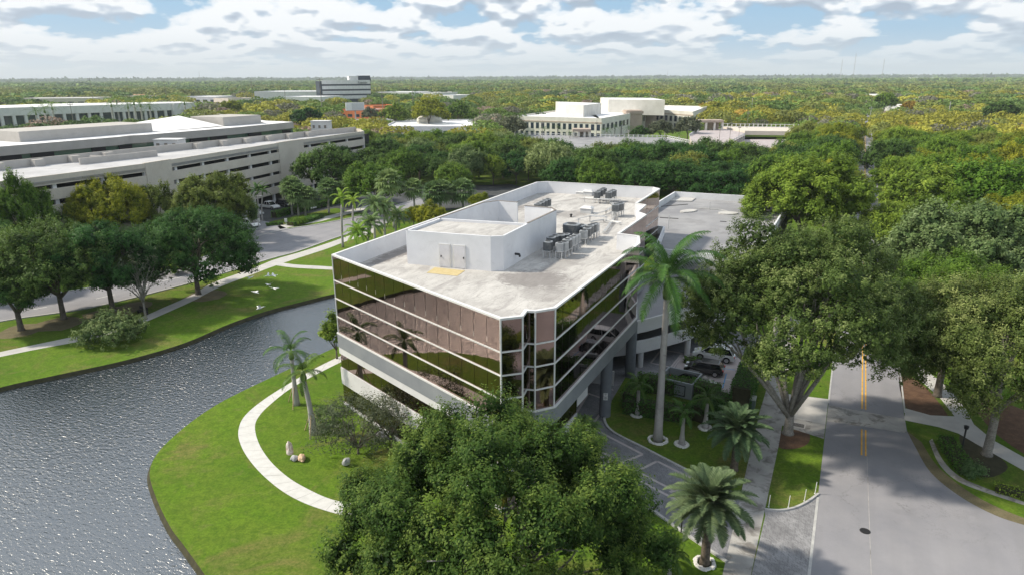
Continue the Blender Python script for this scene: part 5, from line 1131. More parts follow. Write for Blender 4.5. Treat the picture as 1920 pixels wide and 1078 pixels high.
rock(W(567, 862), .50, .30, .36, 'rock_orange', 'flat orange garden rock on the lawn', 3)
rock(W(650, 872), .35, .3, .5, 'rock_grey', 'grey rock at the foot of the sparse grey shrub', 4)
def bird(loc, rz, flap, label):
    bm = bmesh.new(); mb = MB()
    mb.tube([(-.32, 0, .0), (-.22, 0, .02), (-.05, 0, .03), (.12, 0, .03), (.24, 0, .05), (.38, 0, .06), (.44, 0, .055)], [.015, .05, .085, .08, .04, .032, .03], 8)
    mb.tube([(.44, 0, .055), (.50, 0, .045), (.56, 0, .02)], [.022, .012, .005], 6)
    for s in (-1, 1):
        a = flap; p1 = (0, s*.25*math.cos(a), .05+.25*math.sin(a)); p2 = (-.08, s*(.25*math.cos(a)+.28*math.cos(a*.5)), .05+.25*math.sin(a)+.28*math.sin(a*.5))
        mb.add([(.12, s*.05, .05), (-.12, s*.05, .05), (p1[0]-.12, p1[1], p1[2]), (p1[0]+.12, p1[1], p1[2]), (p2[0]-.04, p2[1], p2[2]), (p2[0]+.05, p2[1], p2[2])], [(0, 1, 2, 3), (3, 2, 4, 5)])
        mb.add([(.12, s*.05, .035), (-.12, s*.05, .035), (p1[0]-.12, p1[1], p1[2]-.012), (p1[0]+.12, p1[1], p1[2]-.012), (p2[0]-.04, p2[1], p2[2]-.006), (p2[0]+.05, p2[1], p2[2]-.006)], [(3, 2, 1, 0), (5, 4, 2, 3)])
    mb.add([(-.3, -.03, 0), (-.3, .03, 0), (-.46, .07, -.01), (-.46, -.07, -.01)], [(0, 1, 2, 3)])
    o = mb.build('egret', M['bird'], None); o.location = loc; o.rotation_euler = (R(rs.uniform(-25, 25)), R(rs.uniform(-10, 10)), rz); o.scale = (1.35,)*3
    return tag(o, label, 'bird', 'white birds flying over the lakeside lawn')
for i, (x, y, lb) in enumerate(((470, 521, 'leftmost upper white bird over the lawn, wings spread'), (478, 548, 'lower left white bird over the lawn, wings raised'), (487, 578, 'lowest white bird, nearest the lake edge'), (502, 518, 'middle bird of the top row of white birds'), (513, 517, 'rightmost bird of the top row of white birds'), (505, 534.5, 'white bird just below the top row'), (514, 541.5, 'rightmost lower white bird over the lawn'))):
    bird(W(x, y, 3), rs.uniform(0, 6.28), rs.uniform(.1, .9), lb)
# marker stakes, manhole, drain, boxes, enclosure, lamp posts
for i, (x, y) in enumerate(((1441, 950), (1478, 951), (1508, 939), (1528, 925))):
    p = W(x, y); mb = MB(); mb.tube([p, p+Vector((.03, 0, 1.05))], [.03, .022], 6); mb.box(p.x-.05, p.y-.05, 0, p.x+.05, p.y+.05, .05); tag(mb.build('marker_stake', M['white_paint']), 'thin white marker stake, %s along the curved lawn edge by the street' % ('first', 'second', 'third', 'fourth')[i], 'stake', 'white stakes on the curved lawn edge')
p = W(1622, 995); mb = MB(); mb.cyl(p, .36, .004, .016, 24); mb.cyl(p, .30, .016, .022, 24); tag(mb.build('manhole_cover', M['ac_dark']), 'round dark manhole cover in the street', 'manhole cover')
p = W(1497, 797); mb = MB(); Mx = Matrix.Translation(p) @ Matrix.Rotation(-AZ, 4, 'Z'); mb.box(-.6, -.45, 0, .6, .45, .03, 0, Mx); r_ = thing('storm_drain', 'dark grated storm drain beside the big street tree', 'drain', p); mb.build('frame', M['concrete'], r_); mb = MB(); [mb.box(-.5, -.36+i*.15, .03, .5, -.27+i*.15, .045, 0, Mx) for i in range(5)]; mb.build('grate', M['ac_dark'], r_)
for (x, y, h_, lb) in ((1403, 762, 1.1, 'green utility cabinet with pale lid in front of the tall hedge'), (1400, 748, 1.1, 'rear green utility cabinet with pale lid beside the tall hedge')):
    p = W(x, y); r_ = thing('utility_cabinet', lb, 'utility cabinet', p, -AZ); mb = MB(); mb.box(-.62, -.5, 0, .62, .5, h_-.1); mb.build('box', plain('cabinet_green', (.10, .15, .13), .5), r_, local=True); mb = MB(); mb.box(-.66, -.54, h_-.1, .66, .54, h_, 0, None, .06); mb.build('lid', plain('cabinet_lid', (.45, .50, .46), .5), r_, local=True)
# grey service enclosure among the hedges
p = W(1264, 742); r_ = thing('service_enclosure', 'grey walled service enclosure with gate inside the hedges', 'enclosure', p, -AZ-R(6)); mb = MB(); h_ = 1.7
mb.box(-1.8, 0, 0, 1.8, .15, h_); mb.box(1.65, .15, 0, 1.8, 3, h_); mb.box(-1.8, .15, 0, -1.65, 3, h_); mb.box(-1.8, 3, 0, 1.8, 3.15, h_); mb.build('walls', plain('enclosure_grey', (.30, .33, .36), .6), r_, local=True)
mb = MB(); mb.box(-1.0, -.05, .2, 1.1, -.003, .27); mb.box(-1.0, -.05, 1.3, 1.1, -.003, 1.37); mb.box(-1.0, -.05, .27, -.93, -.003, 1.3); mb.box(1.03, -.05, .27, 1.1, -.003, 1.3); mb.build('gate_frame', M['ac_dark'], r_, local=True)
def lamp(bx, by, ty, label, m='pole'):
    p = W(bx, by); zt = zat(p, bx, ty); r_ = thing('street_lamp', label, 'street lamp', p, 0); mb = MB(); mb.tube([(0, 0, 0), (0, 0, zt)], [.09, .06], 8); mb.build('post', M[m], r_, local=True); mb = MB(); mb.tube([(0, 0, zt), (.5, 0, zt+.12), (1.0, 0, zt+.1)], .04, 6); mb.build('arm', M[m], r_, local=True); mb = MB(); mb.box(.8, -.15, zt+.02, 1.4, .15, zt+.14, 0, None, .2); mb.build('lamp_head', M[m], r_, local=True)
lamp(486, 432, 368, 'thin lamp post at the side entry of the car park', 'pole_grey')
p = W(1802, 848); r_ = thing('path_light', 'short dark lantern post beside the garden path fork', 'lamp post', p); mb = MB(); mb.cyl((0, 0), .07, 0, 2.3, 8); mb.build('post', M['ac_dark'], r_, local=True); mb = MB(); mb.cyl((0, 0), .16, 2.3, 2.55, 8, 0, .2); mb.cyl((0, 0), .22, 2.55, 2.62, 8, 0, .05); mb.build('lantern', M['ac_dark'], r_, local=True)
p = W(1289, 998); mb = MB(); r_ = thing('path_light', 'thin dark lantern post beside the driveway kerb near the date palm', 'lamp post', W(1277, 998)); mb.cyl((0, 0), .05, 0, 2.6, 8); mb.build('post', M['ac_dark'], r_, local=True); mb = MB(); mb.cyl((0, 0), .1, 2.6, 2.85, 8); mb.build('lantern', M['ac_dark'], r_, local=True)
# bench and bin under the lakeside trees
p = W(268, 588); r_ = thing('park_bench', 'dark bench in the shade by the lakeside pavement', 'bench', p, -.5); mb = MB(); mb.box(-.9, -.25, .40, .9, .25, .46); mb.build('seat', M['ac_dark'], r_, local=True); mb = MB(); mb.box(-.9, .2, .55, .9, .26, .95); mb.build('backrest', M['ac_dark'], r_, local=True)
for x in (-.8, .8): mb = MB(); mb.box(x-.04, -.25, 0, x+.04, .25, .40); mb.build('leg', M['ac_dark'], r_, local=True)
# small ground signs at the side entry
for x, y, lb in ((486, 425, 'small white sign board at the side entry left'), (537, 425, 'small white post at the hedge corner')):
    p = W(x, y); r_ = thing('sign_post', lb, 'sign', p); mb = MB(); mb.cyl((0, 0), .05, 0, 1.2, 6); mb.build('post', M['white_paint'], r_, local=True); mb = MB(); mb.box(-.3, -.04, 1.0, .3, .04, 1.8); mb.build('board', M['white_paint'], r_, local=True)

# ================================================================== TREES
HERO = dict(drop=0.04, core=.5)
# the big tree in the foreground
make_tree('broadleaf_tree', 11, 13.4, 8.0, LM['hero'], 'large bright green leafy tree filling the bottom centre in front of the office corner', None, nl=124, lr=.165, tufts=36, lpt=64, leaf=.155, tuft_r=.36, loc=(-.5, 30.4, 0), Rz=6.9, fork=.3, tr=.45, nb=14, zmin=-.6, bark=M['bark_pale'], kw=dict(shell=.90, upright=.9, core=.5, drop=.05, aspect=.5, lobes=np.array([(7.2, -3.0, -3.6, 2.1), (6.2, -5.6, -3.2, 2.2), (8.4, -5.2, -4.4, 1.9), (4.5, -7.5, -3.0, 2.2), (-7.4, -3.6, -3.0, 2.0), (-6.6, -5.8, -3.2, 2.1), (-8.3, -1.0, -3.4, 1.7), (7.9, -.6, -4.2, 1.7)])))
bpy.data.objects['broadleaf_tree'].rotation_euler = (0, 0, 0)
# trees on the street
def street_tree(seed, base, H, Rx, mat_, label, nl=40, leaf=.165, lpt=60, tufts=36, shift=(0, 0), bark='bark_pale', fork=.3, Rz=None, tuft_r=.45, tr=.36, nb=9, zmin=-.42):
    o = make_tree('broadleaf_tree', seed, H, Rx, LM[mat_], label, 'street trees', nl=nl, lr=.235, tufts=tufts, lpt=lpt, leaf=leaf, tuft_r=tuft_r, loc=base, Rz=Rz or H*.36, bark=M[bark], fork=fork, tr=tr, nb=nb, zmin=zmin, kw=dict(shell=.80, aspect=.55, drop=.01)); o.rotation_euler = (0, 0, 0)
    if shift != (0, 0):
        for c in o.children:
            if c.name.startswith('crown'):
                for v in c.data.vertices: k = min(1, v.co.z/(H*.5)); v.co.x += shift[0]*k; v.co.y += shift[1]*k
    return o
street_tree(21, W(1477, 812), 18.4, 9.1, 'heropale', 'big street tree with pale forked trunk between the pavement and the grass verge', Rz=7.9, nl=84, fork=.10, tuft_r=.36, tr=.42, nb=12, shift=(-.1, 0), zmin=-.16)
street_tree(22, W(1850, 852), 15.0, 8.6, 'heropale', 'big tree with olive crown at the right edge beside the garden path', Rz=6.2, nl=66)
street_tree(23, W(1757, 742), 14.0, 6.6, 'mid', 'dark leaning tree beside the street left of the garden path', Rz=5.8, nl=48, bark='bark')
# trees by the lake
street_tree(31, W(372, 552), 12.2, 9.2, 'deep', 'rightmost wide dark tree on the lakeside lawn', Rz=5.6, leaf=.24, lpt=36, bark='bark', fork=.3)
street_tree(32, W(212, 584), 12.0, 7.9, 'deep', 'second wide dark tree from the right on the lakeside lawn', Rz=5.6, leaf=.24, lpt=36, bark='bark')
street_tree(33, W(120, 598), 11.8, 9.2, 'dark', 'wide dark tree over the bare roots at the left of the lakeside lawn', Rz=4.7, leaf=.24, lpt=36, bark='bark')
street_tree(34, W(40, 619), 8.5, 4.2, 'deep', 'smaller dark tree nearest the left edge on the lakeside lawn', Rz=3.2, leaf=.24, lpt=30, nl=30, bark='bark')
bush(W(213, 642), 3.7, 3.2, 'pale', 'wide feathery grey-green bush on the lake side of the pavement', nl=16, lpt=16, leaf=.2, seed=5)
make_tree('bare_tree', 41, 9.0, 3.2, LM['grey'], 'thin pale grey tree with sparse leaves beside the lakeside pavement', None, 'tree', nl=22, lr=.3, tufts=10, lpt=7, leaf=.22, tuft_r=.4, loc=W(274, 598), Rz=3.6, bark=M['bark_pale'], fork=.3, tr=.16, nb=14, kw=dict(core=0))
make_tree('ornamental_tree', 42, 5.6, 3.7, LM['grey'], 'sparse grey twiggy tree in front of the left glass facade', None, 'tree', nl=40, lr=.3, tufts=22, lpt=10, leaf=.14, tuft_r=.4, loc=W(672, 850), Rz=3.3, bark=M['bark'], fork=.1, tr=.1, nb=22, kw=dict(core=0))
make_tree('ornamental_tree', 43, 5.0, 2.4, LM['grey'], 'second sparse grey tree close to the white facade wall', None, 'tree', nl=26, lr=.32, tufts=16, lpt=9, leaf=.16, tuft_r=.35, loc=W(735, 838), Rz=2.8, bark=M['bark'], fork=.15, tr=.08, nb=16, kw=dict(core=0))
make_tree('conifer', 44, 5.6, 1.5, LM['mid'], 'narrow green tree at the left foot of the office facade', None, 'tree', nl=18, lr=.4, tufts=16, lpt=14, leaf=.2, tuft_r=.3, loc=W(632, 672), Rz=2.7, fork=.2, tr=.1)

# prototypes for the many
protos = []
for i in range(5):
    protos.append(proto_tree('broadleaf_tree', 100+i, 12, 7, LM['mid'], 'x', nl=30+3*i, lr=.255+.01*i, tufts=26, lpt=17, leaf=.40, tuft_r=.50, loc=(0, 0, 0), Rz=4.9, tr=.3, nb=6, kw=dict(shell=.80)))
fines = [proto_tree('broadleaf_tree', 140+i, 12, 7, LM['mid'], 'x', nl=44, lr=.235, tufts=30, lpt=34, leaf=.27, tuft_r=.42, loc=(0, 0, 0), Rz=4.9, tr=.3, nb=7, kw=dict(shell=.82)) for i in range(3)]
lows = []
for i in range(3):
    lows.append(proto_tree('broadleaf_tree', 120+i, 12, 7, LM['mid'], 'x', nl=24, lr=.30, tufts=14, lpt=8, leaf=.85, tuft_r=.6, loc=(0, 0, 0), Rz=4.9, tr=.3, nb=4, kw=dict(shell=.80)))
rs = random.Random(11)
placed = [(p.x, p.y, r) for p, r in ((W(1477, 812), 8), (W(1850, 852), 8), (W(1757, 742), 6), (W(372, 552), 8))]
def place_px(cx, cy, rpx, mat_, label, group=None, sq=1.0, low=False, name='broadleaf_tree'):
    s = 1.0
    for _ in range(4):
        zc = 7.4*s*sq; p = W(cx, cy, zc); s = rpx*depth(p)/FPX/7.0
    p.z = 0; placed.append((p.x, p.y, 7*s*.85)); pr = rs.choice(lows if low or p.length > 300 else fines if p.length < 150 else protos)
    return place_copy(pr, p, s, None, LM[mat_], label, group, 'tree', name, s*sq)
# hand placed trees the photo singles out
for a in ((1800, 478, 128, 'pale', 'pale leaved tree behind the right edge tree, its crown over the street'), (1905, 520, 110, 'pale', 'tree at the right edge behind the olive crowned one'), (1690, 560, 60, 'dark', 'shaded dark tree deep under the street canopy'),
          (1512, 372, 108, 'mid', 'large round tree behind the right-hand parking deck'), (1425, 405, 52, 'olive', 'yellowish tree overhanging the far right corner of the parking deck'), (1470, 335, 60, 'mid', 'green tree behind the large round one left of the street'),
          (1690, 440, 80, 'mid', 'green tree on the right of the street gap'), (1735, 372, 80, 'mid', 'broad tree farther up the right side of the street'), (1845, 370, 88, 'bright', 'bright green spreading tree at upper right'), (1905, 425, 75, 'yellow', 'yellow tinted tree at the right edge mid height'),
          (1560, 292, 46, 'dark', 'dark tree left of the bright street gap'), (1565, 262, 40, 'yellow', 'yellow topped tree left of the bright street gap'), (1670, 300, 46, 'dark', 'dark tree right of the bright street gap'),
          (208, 396, 66, 'yellow', 'yellow-green tree before the long garage, second from the left', None, 1.15), (400, 382, 70, 'olive', 'olive-green tree before the long garage, rightmost of three'), (30, 412, 58, 'mid', 'round green tree before the long garage at the left edge', None, 1.6), (292, 395, 42, 'olive', 'small olive tree between the two yellow-green trees', None, 1.4), (140, 425, 34, 'mid', 'green tree low between the garage trees', None, 1.6), (440, 400, 40, 'dark', 'dark tree by the side entry of the car park'), (330, 425, 40, 'mid', 'green tree behind the rightmost lakeside tree'), (-50, 470, 80, 'deep', 'dark tree cut by the left edge above the road'),
          (803, 208, 32, 'yellow', 'bright yellow round tree beyond the low white roof'), (740, 216, 24, 'mid', 'round green tree left of the bright yellow one'), (858, 211, 23, 'mid', 'round green tree right of the bright yellow one'), (884, 222, 14, 'bright', 'small bright ball-shaped tree right of the yellow tree'), (695, 216, 16, 'grey', 'greyish tree before the orange shops'), (617, 209, 15, 'mid', 'green tree left of the billboard'), (625, 224, 16, 'pale', 'pale tree behind the far garage hut'), (578, 225, 30, 'deep', 'dark dense tree behind the far garage end'), (545, 224, 16, 'deep', 'dark tree close behind the beige office end'), (435, 205, 22, 'yellow', 'yellowish tree left of the department store poles'),
          (1875, 212, 30, 'dark', 'dark hedge-like tree near the red tiled house') , (1706, 202, 16, 'gold', 'golden blossoming tree in the right woods'), (1660, 190, 22, 'bright', 'bright flat-topped tree in the right woods'), (1322, 208, 18, 'gold', 'golden tree at the end of the cream office wing'), (1345, 212, 20, 'yellow', 'yellow tree behind the stair pavilion'), (1240, 243, 22, 'grey', 'grey-green bushy tree between the cream wings'), (1290, 240, 24, 'grey', 'grey-green round tree before the cream office wing'),
          (1200, 250, 16, 'dark', 'dark small tree by the cream office corner tower'), (960, 240, 26, 'grey', 'grey leafless-looking tree at the left end of the cream office'), (700, 350, 52, 'mid', 'round green tree left behind the tall palms'), (610, 318, 58, 'dark', 'large dark tree at the garage far end'), (850, 335, 34, 'mid', 'green tree above the row of short palms'), (808, 408, 32, 'yellow', 'bright yellow-green shrub tree beside the west parapet'), (775, 402, 20, 'yellow', 'small yellow-green shrub left of the bright one'), (900, 378, 20, 'yellow', 'yellow-green bush just beyond the west parapet')):
    place_px(*a)
def in_any(p, polys): return any(inside(p, q) for q in polys)
def proj(p):
    v = p-Vector((0, 0, CAMH)); d = v.dot(cf)
    if d < 1: return None
    return 960+FPX*v.dot(cr)/d, 539-FPX*v.dot(cu)/d
near_regions = [
 ([W(*q) for q in ((575, 352), (700, 353), (960, 352), (1100, 380), (1240, 392), (1430, 400), (1500, 400), (1500, 322), (1345, 330), (1040, 328), (930, 300), (800, 295), (700, 290), (675, 295))], 'belt'),
 ([W(*q) for q in ((1440, 410), (1570, 440), (1600, 470), (1700, 560), (2150, 660), (2250, 250), (1920, 222), (1500, 232), (1500, 292), (1500, 380))], 'right'),
]
street_ex = [uv(-3, 60), uv(11, 60), uv(11, 240), uv(12, 270), uv(12, 330), uv(9, 345), uv(7, 700), uv(0, 700), uv(-1, 345), uv(-4, 330), uv(-4, 270), uv(-3, 240)]
bad = [[uv(-34, 82), uv(-5, 82), uv(-5, 139), uv(-34, 139)], street_ex]
cand = []
for poly, tagn in near_regions:
    xs = [p.x for p in poly]; ys = [p.y for p in poly]; tries = 0
    while tries < 9000:
        tries += 1; p = Vector((rs.uniform(min(xs), max(xs)), rs.uniform(min(ys), max(ys)), 0))
        if not inside(p, poly) or in_any(p, bad): continue
        Rr = rs.uniform(4.6, 7.0)*(1.0 if tagn == 'belt' else 1.05)
        if any((p.x-x)**2+(p.y-y)**2 < ((Rr+r)*.66)**2 for x, y, r in placed): continue
        placed.append((p.x, p.y, Rr)); cand.append((p.length, p, Rr, tagn))
cand.sort(key=lambda t: t[0])
far_left_over = cand[262:]; names = {}
for dst, p, Rr, tagn in cand[:262]:
    if tagn == 'belt':
        pal = rs.choices(['deep', 'dark', 'mid', 'olive', 'pale'], [4, 5, 2, .8, .8])[0] if dst < 225 else rs.choices(['dark', 'mid', 'olive', 'bright', 'pale'], [4, 4, 2, 1.5, .6])[0]  # dark palettes paint in the belt's backlit shade
    else: pal = rs.choices(['mid', 'bright', 'olive', 'yellow', 'dark', 'gold'], [2.5, 4, 2.2, 4, .9, .12])[0] if dst > 150 else rs.choices(['mid', 'bright', 'dark', 'olive'], [4, 2, 2, 2])[0]  # bright and yellow palettes paint in the sun on the right woods
    cn = {'deep': 'very dark green', 'dark': 'dark green', 'mid': 'mid green', 'olive': 'olive green', 'pale': 'pale green', 'bright': 'bright green', 'yellow': 'yellow-green', 'gold': 'golden'}[pal]
    px = proj(p)[0]; 
    sz_ = 'small' if Rr < 5.4 else 'large' if Rr > 6.5 else 'medium'
    if tagn == 'belt':
        where = ('by the garage end' if px < 660 else 'behind the tall palms' if px < 780 else 'behind the parapet palms' if px < 900 else 'left below the cream office' if px < 1000 else 'below the cream office front' if px < 1130 else 'below the office wing' if px < 1230 else 'behind the right parking deck' if px < 1330 else 'below the sloping deck')
        depthn = 'front row' if dst < 200 else 'second row' if dst < 225 else 'rear row'
        lb = '%s %s tree, %s of the belt %s' % (sz_, cn, depthn, where)
    else:
        where = 'near the sloping deck' if px < 1490 else 'just left of the street gap' if px < 1610 else 'just right of the street gap' if px < 1690 else 'above the pale street tree' if px < 1790 else 'upper right' if px < 1880 else 'at the right edge'
        lb = '%s %s tree %s, %s row of the woods' % (sz_, cn, where, 'nearest' if dst < 130 else 'second' if dst < 165 else 'third' if dst < 200 else 'fourth' if dst < 235 else 'farthest')
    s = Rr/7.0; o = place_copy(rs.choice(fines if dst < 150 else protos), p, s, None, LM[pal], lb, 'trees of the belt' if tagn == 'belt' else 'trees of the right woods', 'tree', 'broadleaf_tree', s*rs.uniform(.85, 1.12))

# the far woodland: one mass
m = bpy.data.materials.new('leaf_woodland'); m.use_nodes = True; t = m.node_tree; b = t.nodes['Principled BSDF']
at = t.nodes.new('ShaderNodeAttribute'); at.attribute_name = 'tone'; hv = t.nodes.new('ShaderNodeAttribute'); hv.attribute_name = 'lv'
hs = t.nodes.new('ShaderNodeHueSaturation'); t.links.new(at.outputs['Color'], hs.inputs['Color']); t.links.new(math_n(t, 'MULTIPLY_ADD', hv.outputs['Fac'], 1.0, .5), hs.inputs['Value']); t.links.new(hs.outputs[0], b.inputs['Base Color']); b.inputs['Roughness'].default_value = .7; b.inputs['Specular IOR Level'].default_value = .2
tr_ = t.nodes.new('ShaderNodeBsdfTranslucent'); mx = t.nodes.new('ShaderNodeMixShader'); mx.inputs[0].default_value = .22; t.links.new(hs.outputs[0], tr_.inputs[0]); t.links.new(b.outputs[0], mx.inputs[1]); t.links.new(tr_.outputs[0], mx.inputs[2]); t.links.new(mx.outputs[0], t.nodes['Material Output'].inputs[0]); WOODM = m
tones = np.array([(.036, .072, .018), (.062, .115, .022), (.090, .150, .024), (.115, .145, .028), (.180, .195, .022), (.25, .19, .03), (.11, .12, .07), (.17, .14, .09)])*1.6*np.array([1.1, 1.0, 1.25])
NPR = np.random.default_rng(5)
def woods(name, X, Y, Rr, Hh, ti, nleaf, leafk, nlump=7):
    n = len(X); N_ = n*nleaf; i = np.repeat(np.arange(n), nleaf)
    ld = NPR.normal(size=(n, nlump, 3)); ld[:, :, 2] = np.abs(ld[:, :, 2])*.8; ld /= np.linalg.norm(ld, axis=2, keepdims=True); ld *= np.array([.62, .62, .62])
    pick = NPR.integers(0, nlump, N_); c = ld[i, pick]; d = nrm(NPR.normal(size=(N_, 3))+np.array([0, 0, .5])+c*.8)
    lrad = (.42+.12*NPR.random((n, nlump)))[i, pick]; P = c+d*lrad[:, None]*NPR.uniform(.8, 1.05, N_)[:, None]
    Cc = np.stack([X[i]+P[:, 0]*Rr[i], Y[i]+P[:, 1]*Rr[i], Hh[i]*.55+P[:, 2]*Hh[i]*.47], 1)
    Nn = nrm(d*.8+np.array([0, 0, .3])+NPR.normal(size=(N_, 3))*.45); S = Rr[i]*leafk*NPR.uniform(.7, 1.3, N_)
    r = NPR.normal(size=(N_, 3)); T = nrm(np.cross(Nn, r)); B_ = np.cross(Nn, T); S = S[:, None]
    Q = np.stack([Cc-T*S*.5, Cc+B_*S*.4, Cc+T*S*.5, Cc-B_*S*.4], 1)
    lump_t = NPR.uniform(-.15, .15, (n, nlump))[i, pick]; lv = np.clip(.5+lump_t+NPR.normal(size=N_)*.12, 0, 1); return Q, lv, tones[ti][i]*NPR.uniform(.8, 1.2, n)[i][:, None]
def woods_obj(name, parts, label):
    Q = np.vstack([p[0] for p in parts]); lv = np.concatenate([p[1] for p in parts]); tn = np.vstack([p[2] for p in parts]); me = quad_mesh(name, Q, lv)
    a = me.attributes.new('tone', 'FLOAT_COLOR', 'POINT'); col = np.ones((len(tn)*4, 4), np.float32); col[:, :3] = np.repeat(tn, 4, axis=0); a.data.foreach_set('color', col.reshape(-1)); me.materials.append(WOODM)
    o = bpy.data.objects.new(name, me); COL.objects.link(o); tag(o, label, 'woodland', kind='stuff')
def hull(pts):
    pts = sorted(set((round(p[0], 2), round(p[1], 2)) for p in pts)); 
    def half(ps):
        h = []
        for p in ps:
            while len(h) > 1 and (h[-1][0]-h[-2][0])*(p[1]-h[-2][1])-(h[-1][1]-h[-2][1])*(p[0]-h[-2][0]) <= 0: h.pop()
            h.append(p)
        return h
    a, b = half(pts), half(pts[::-1]); return a[:-1]+b[:-1]
exc = []
for o in [o for o in bpy.data.objects if o.parent is None and o.get('category') in ('building', 'parking deck', 'parking garage', 'billboard')]:
    pts = []
    for c in o.children:
        if c.name.split('.')[0] in ('walls', 'core', 'deck', 'fascia', 'lower_deck', 'upper_deck', 'board', 'roof'):
            pts += [o.matrix_basis @ v.co for v in c.data.vertices]
    if not pts or o.location.length < 120: continue
    dd = sum(pts, Vector((0, 0, 0)))/len(pts); D = math.hypot(dd.x, dd.y); sh = (.07*D if o.get('group') == 'houses among the far trees' else min(200, .22*D)) if o['category'] != 'parking garage' else 12
    pts = [Vector((p.x, p.y, 0)) for p in pts]; pts += [p*(1-sh/D) for p in pts]; pts += [p*(1+8/D) for p in pts]; exc.append(hull(pts))
exc.append([tuple(W(x, y)[:2]) for x, y in ((350, 222), (345, 188), (440, 186), (450, 222))])
exc += [[tuple(p[:2]) for p in q] for q, _ in near_regions]+[[tuple(p[:2]) for p in street_ex]]
exc.append([tuple(W(x, y)[:2]) for x, y in ((930, 340), (1500, 330), (1530, 262), (1290, 256), (1240, 258), (940, 262))])
exc_np = []
def mask_in(X, Y, poly):
    c = np.zeros(len(X), bool); n = len(poly); j = n-1
    for i in range(n):
        xi, yi = poly[i]; xj, yj = poly[j]; cond = (yi > Y) != (yj > Y); xc = (xj-xi)*(Y-yi)/((yj-yi) if abs(yj-yi) > 1e-9 else 1e-9)+xi; c ^= cond & (X < xc); j = i
    return c
def scatter(d0, d1, sp, azr=(-43, 43)):
    a0, a1 = math.radians(azr[0]), math.radians(azr[1]); n = int(.5*(a1-a0)*(d1*d1-d0*d0)/(sp*sp))
    # jittered grid in world space
    xs = np.arange(-d1, d1, sp); ys = np.arange(0, d1, sp); X, Y = np.meshgrid(xs, ys); X = X.ravel()+NPR.uniform(-.42, .42, X.size)*sp; Y = Y.ravel()+NPR.uniform(-.42, .42, Y.size)*sp
    D = np.hypot(X, Y); A_ = np.arctan2(X, Y); k = (D > d0) & (D < d1) & (A_ > a0) & (A_ < a1); X, Y, D = X[k], Y[k], D[k]
    keep = np.ones(len(X), bool)
    for q in exc: keep &= ~mask_in(X, Y, q)
    U = X*math.cos(AZ)-Y*math.sin(AZ); V = X*math.sin(AZ)+Y*math.cos(AZ)
    keep &= ~((U < -118) & (U > -208) & (V < 190)); keep &= ~((U > -118) & (V < 180) & (U < 12)); keep &= ~((U >= 12) & (V < 60))
    return X[keep], Y[keep], D[keep]
def mottled(X, Y, s, seed):
    r_ = np.random.default_rng(seed); v = np.zeros(len(X))
    for _ in range(6): a = r_.uniform(0, 6.28); f = r_.uniform(.5, 1.6)/s; v += np.sin((X*math.cos(a)+Y*math.sin(a))*f*6.28+r_.uniform(0, 6.28))
    return v/2.4
def tone_pick(X, Y):
    v = mottled(X, Y, 190, 3)*1.2+NPR.normal(size=len(X))*.7+(X > 120)*.45; ti = np.digitize(v, [-1.5, -.7, .2, .8, 3.1, 3.4]); sp_ = NPR.random(len(X)); ti = np.where(sp_ < .07, 6, ti); ti = np.where(sp_ > .97, 7, ti); return ti  # right side shifted lighter and yellower: sunlight put into the leaf colour
parts_near, parts_far = [], []
X, Y, D = scatter(215, 520, 11.0); R_ = 4.5+5.5*NPR.random(len(X))**1.6; parts_near.append(woods('w', X, Y, R_, np.clip(R_*NPR.uniform(1.1, 1.5, len(X)), 6, 12.5), tone_pick(X, Y), 620, .125, 11))
if far_left_over:
    X = np.array([c[1].x for c in far_left_over]); Y = np.array([c[1].y for c in far_left_over]); R_ = np.array([c[2] for c in far_left_over]); parts_near.append(woods('w', X, Y, R_, R_*1.6, tone_pick(X, Y), 420, .15, 9))
X, Y, D = scatter(520, 1100, 14.5); R_ = 5+9*NPR.random(len(X))**1.5; k = NPR.random(len(X)) > .06+.2*(mottled(X, Y, 90, 8) > .9); X, Y, R_ = X[k], Y[k], R_[k]; parts_far.append(woods('w', X, Y, R_, np.clip(R_*NPR.uniform(.9, 1.4, len(X)), 6, 13.5), tone_pick(X, Y), 330, .16, 9))
X, Y, D = scatter(1100, 2600, 24); R_ = NPR.uniform(9, 22, len(X)); parts_far.append(woods('w', X, Y, R_, NPR.uniform(7, 15, len(X)), np.minimum(tone_pick(X, Y), 3), 100, .28, 6))  # tones capped greener with distance: part of the haze is in the colour
X, Y, D = scatter(2600, 6500, 60); R_ = NPR.uniform(22, 50, len(X)); parts_far.append(woods('w', X, Y, R_, NPR.uniform(9, 18, len(X)), np.minimum(tone_pick(X, Y), 2), 34, .42, 4))
X, Y, D = scatter(6500, 15000, 170); R_ = NPR.uniform(60, 160, len(X)); parts_far.append(woods('w', X, Y, R_, NPR.uniform(10, 24, len(X)), np.zeros(len(X), int), 26, .5, 4))
woods_obj('suburban_woods', parts_near, 'mixed green and yellow tree canopy beyond the decks and offices'); woods_obj('far_woods', parts_far, 'hazy flat tree canopy reaching to the horizon')

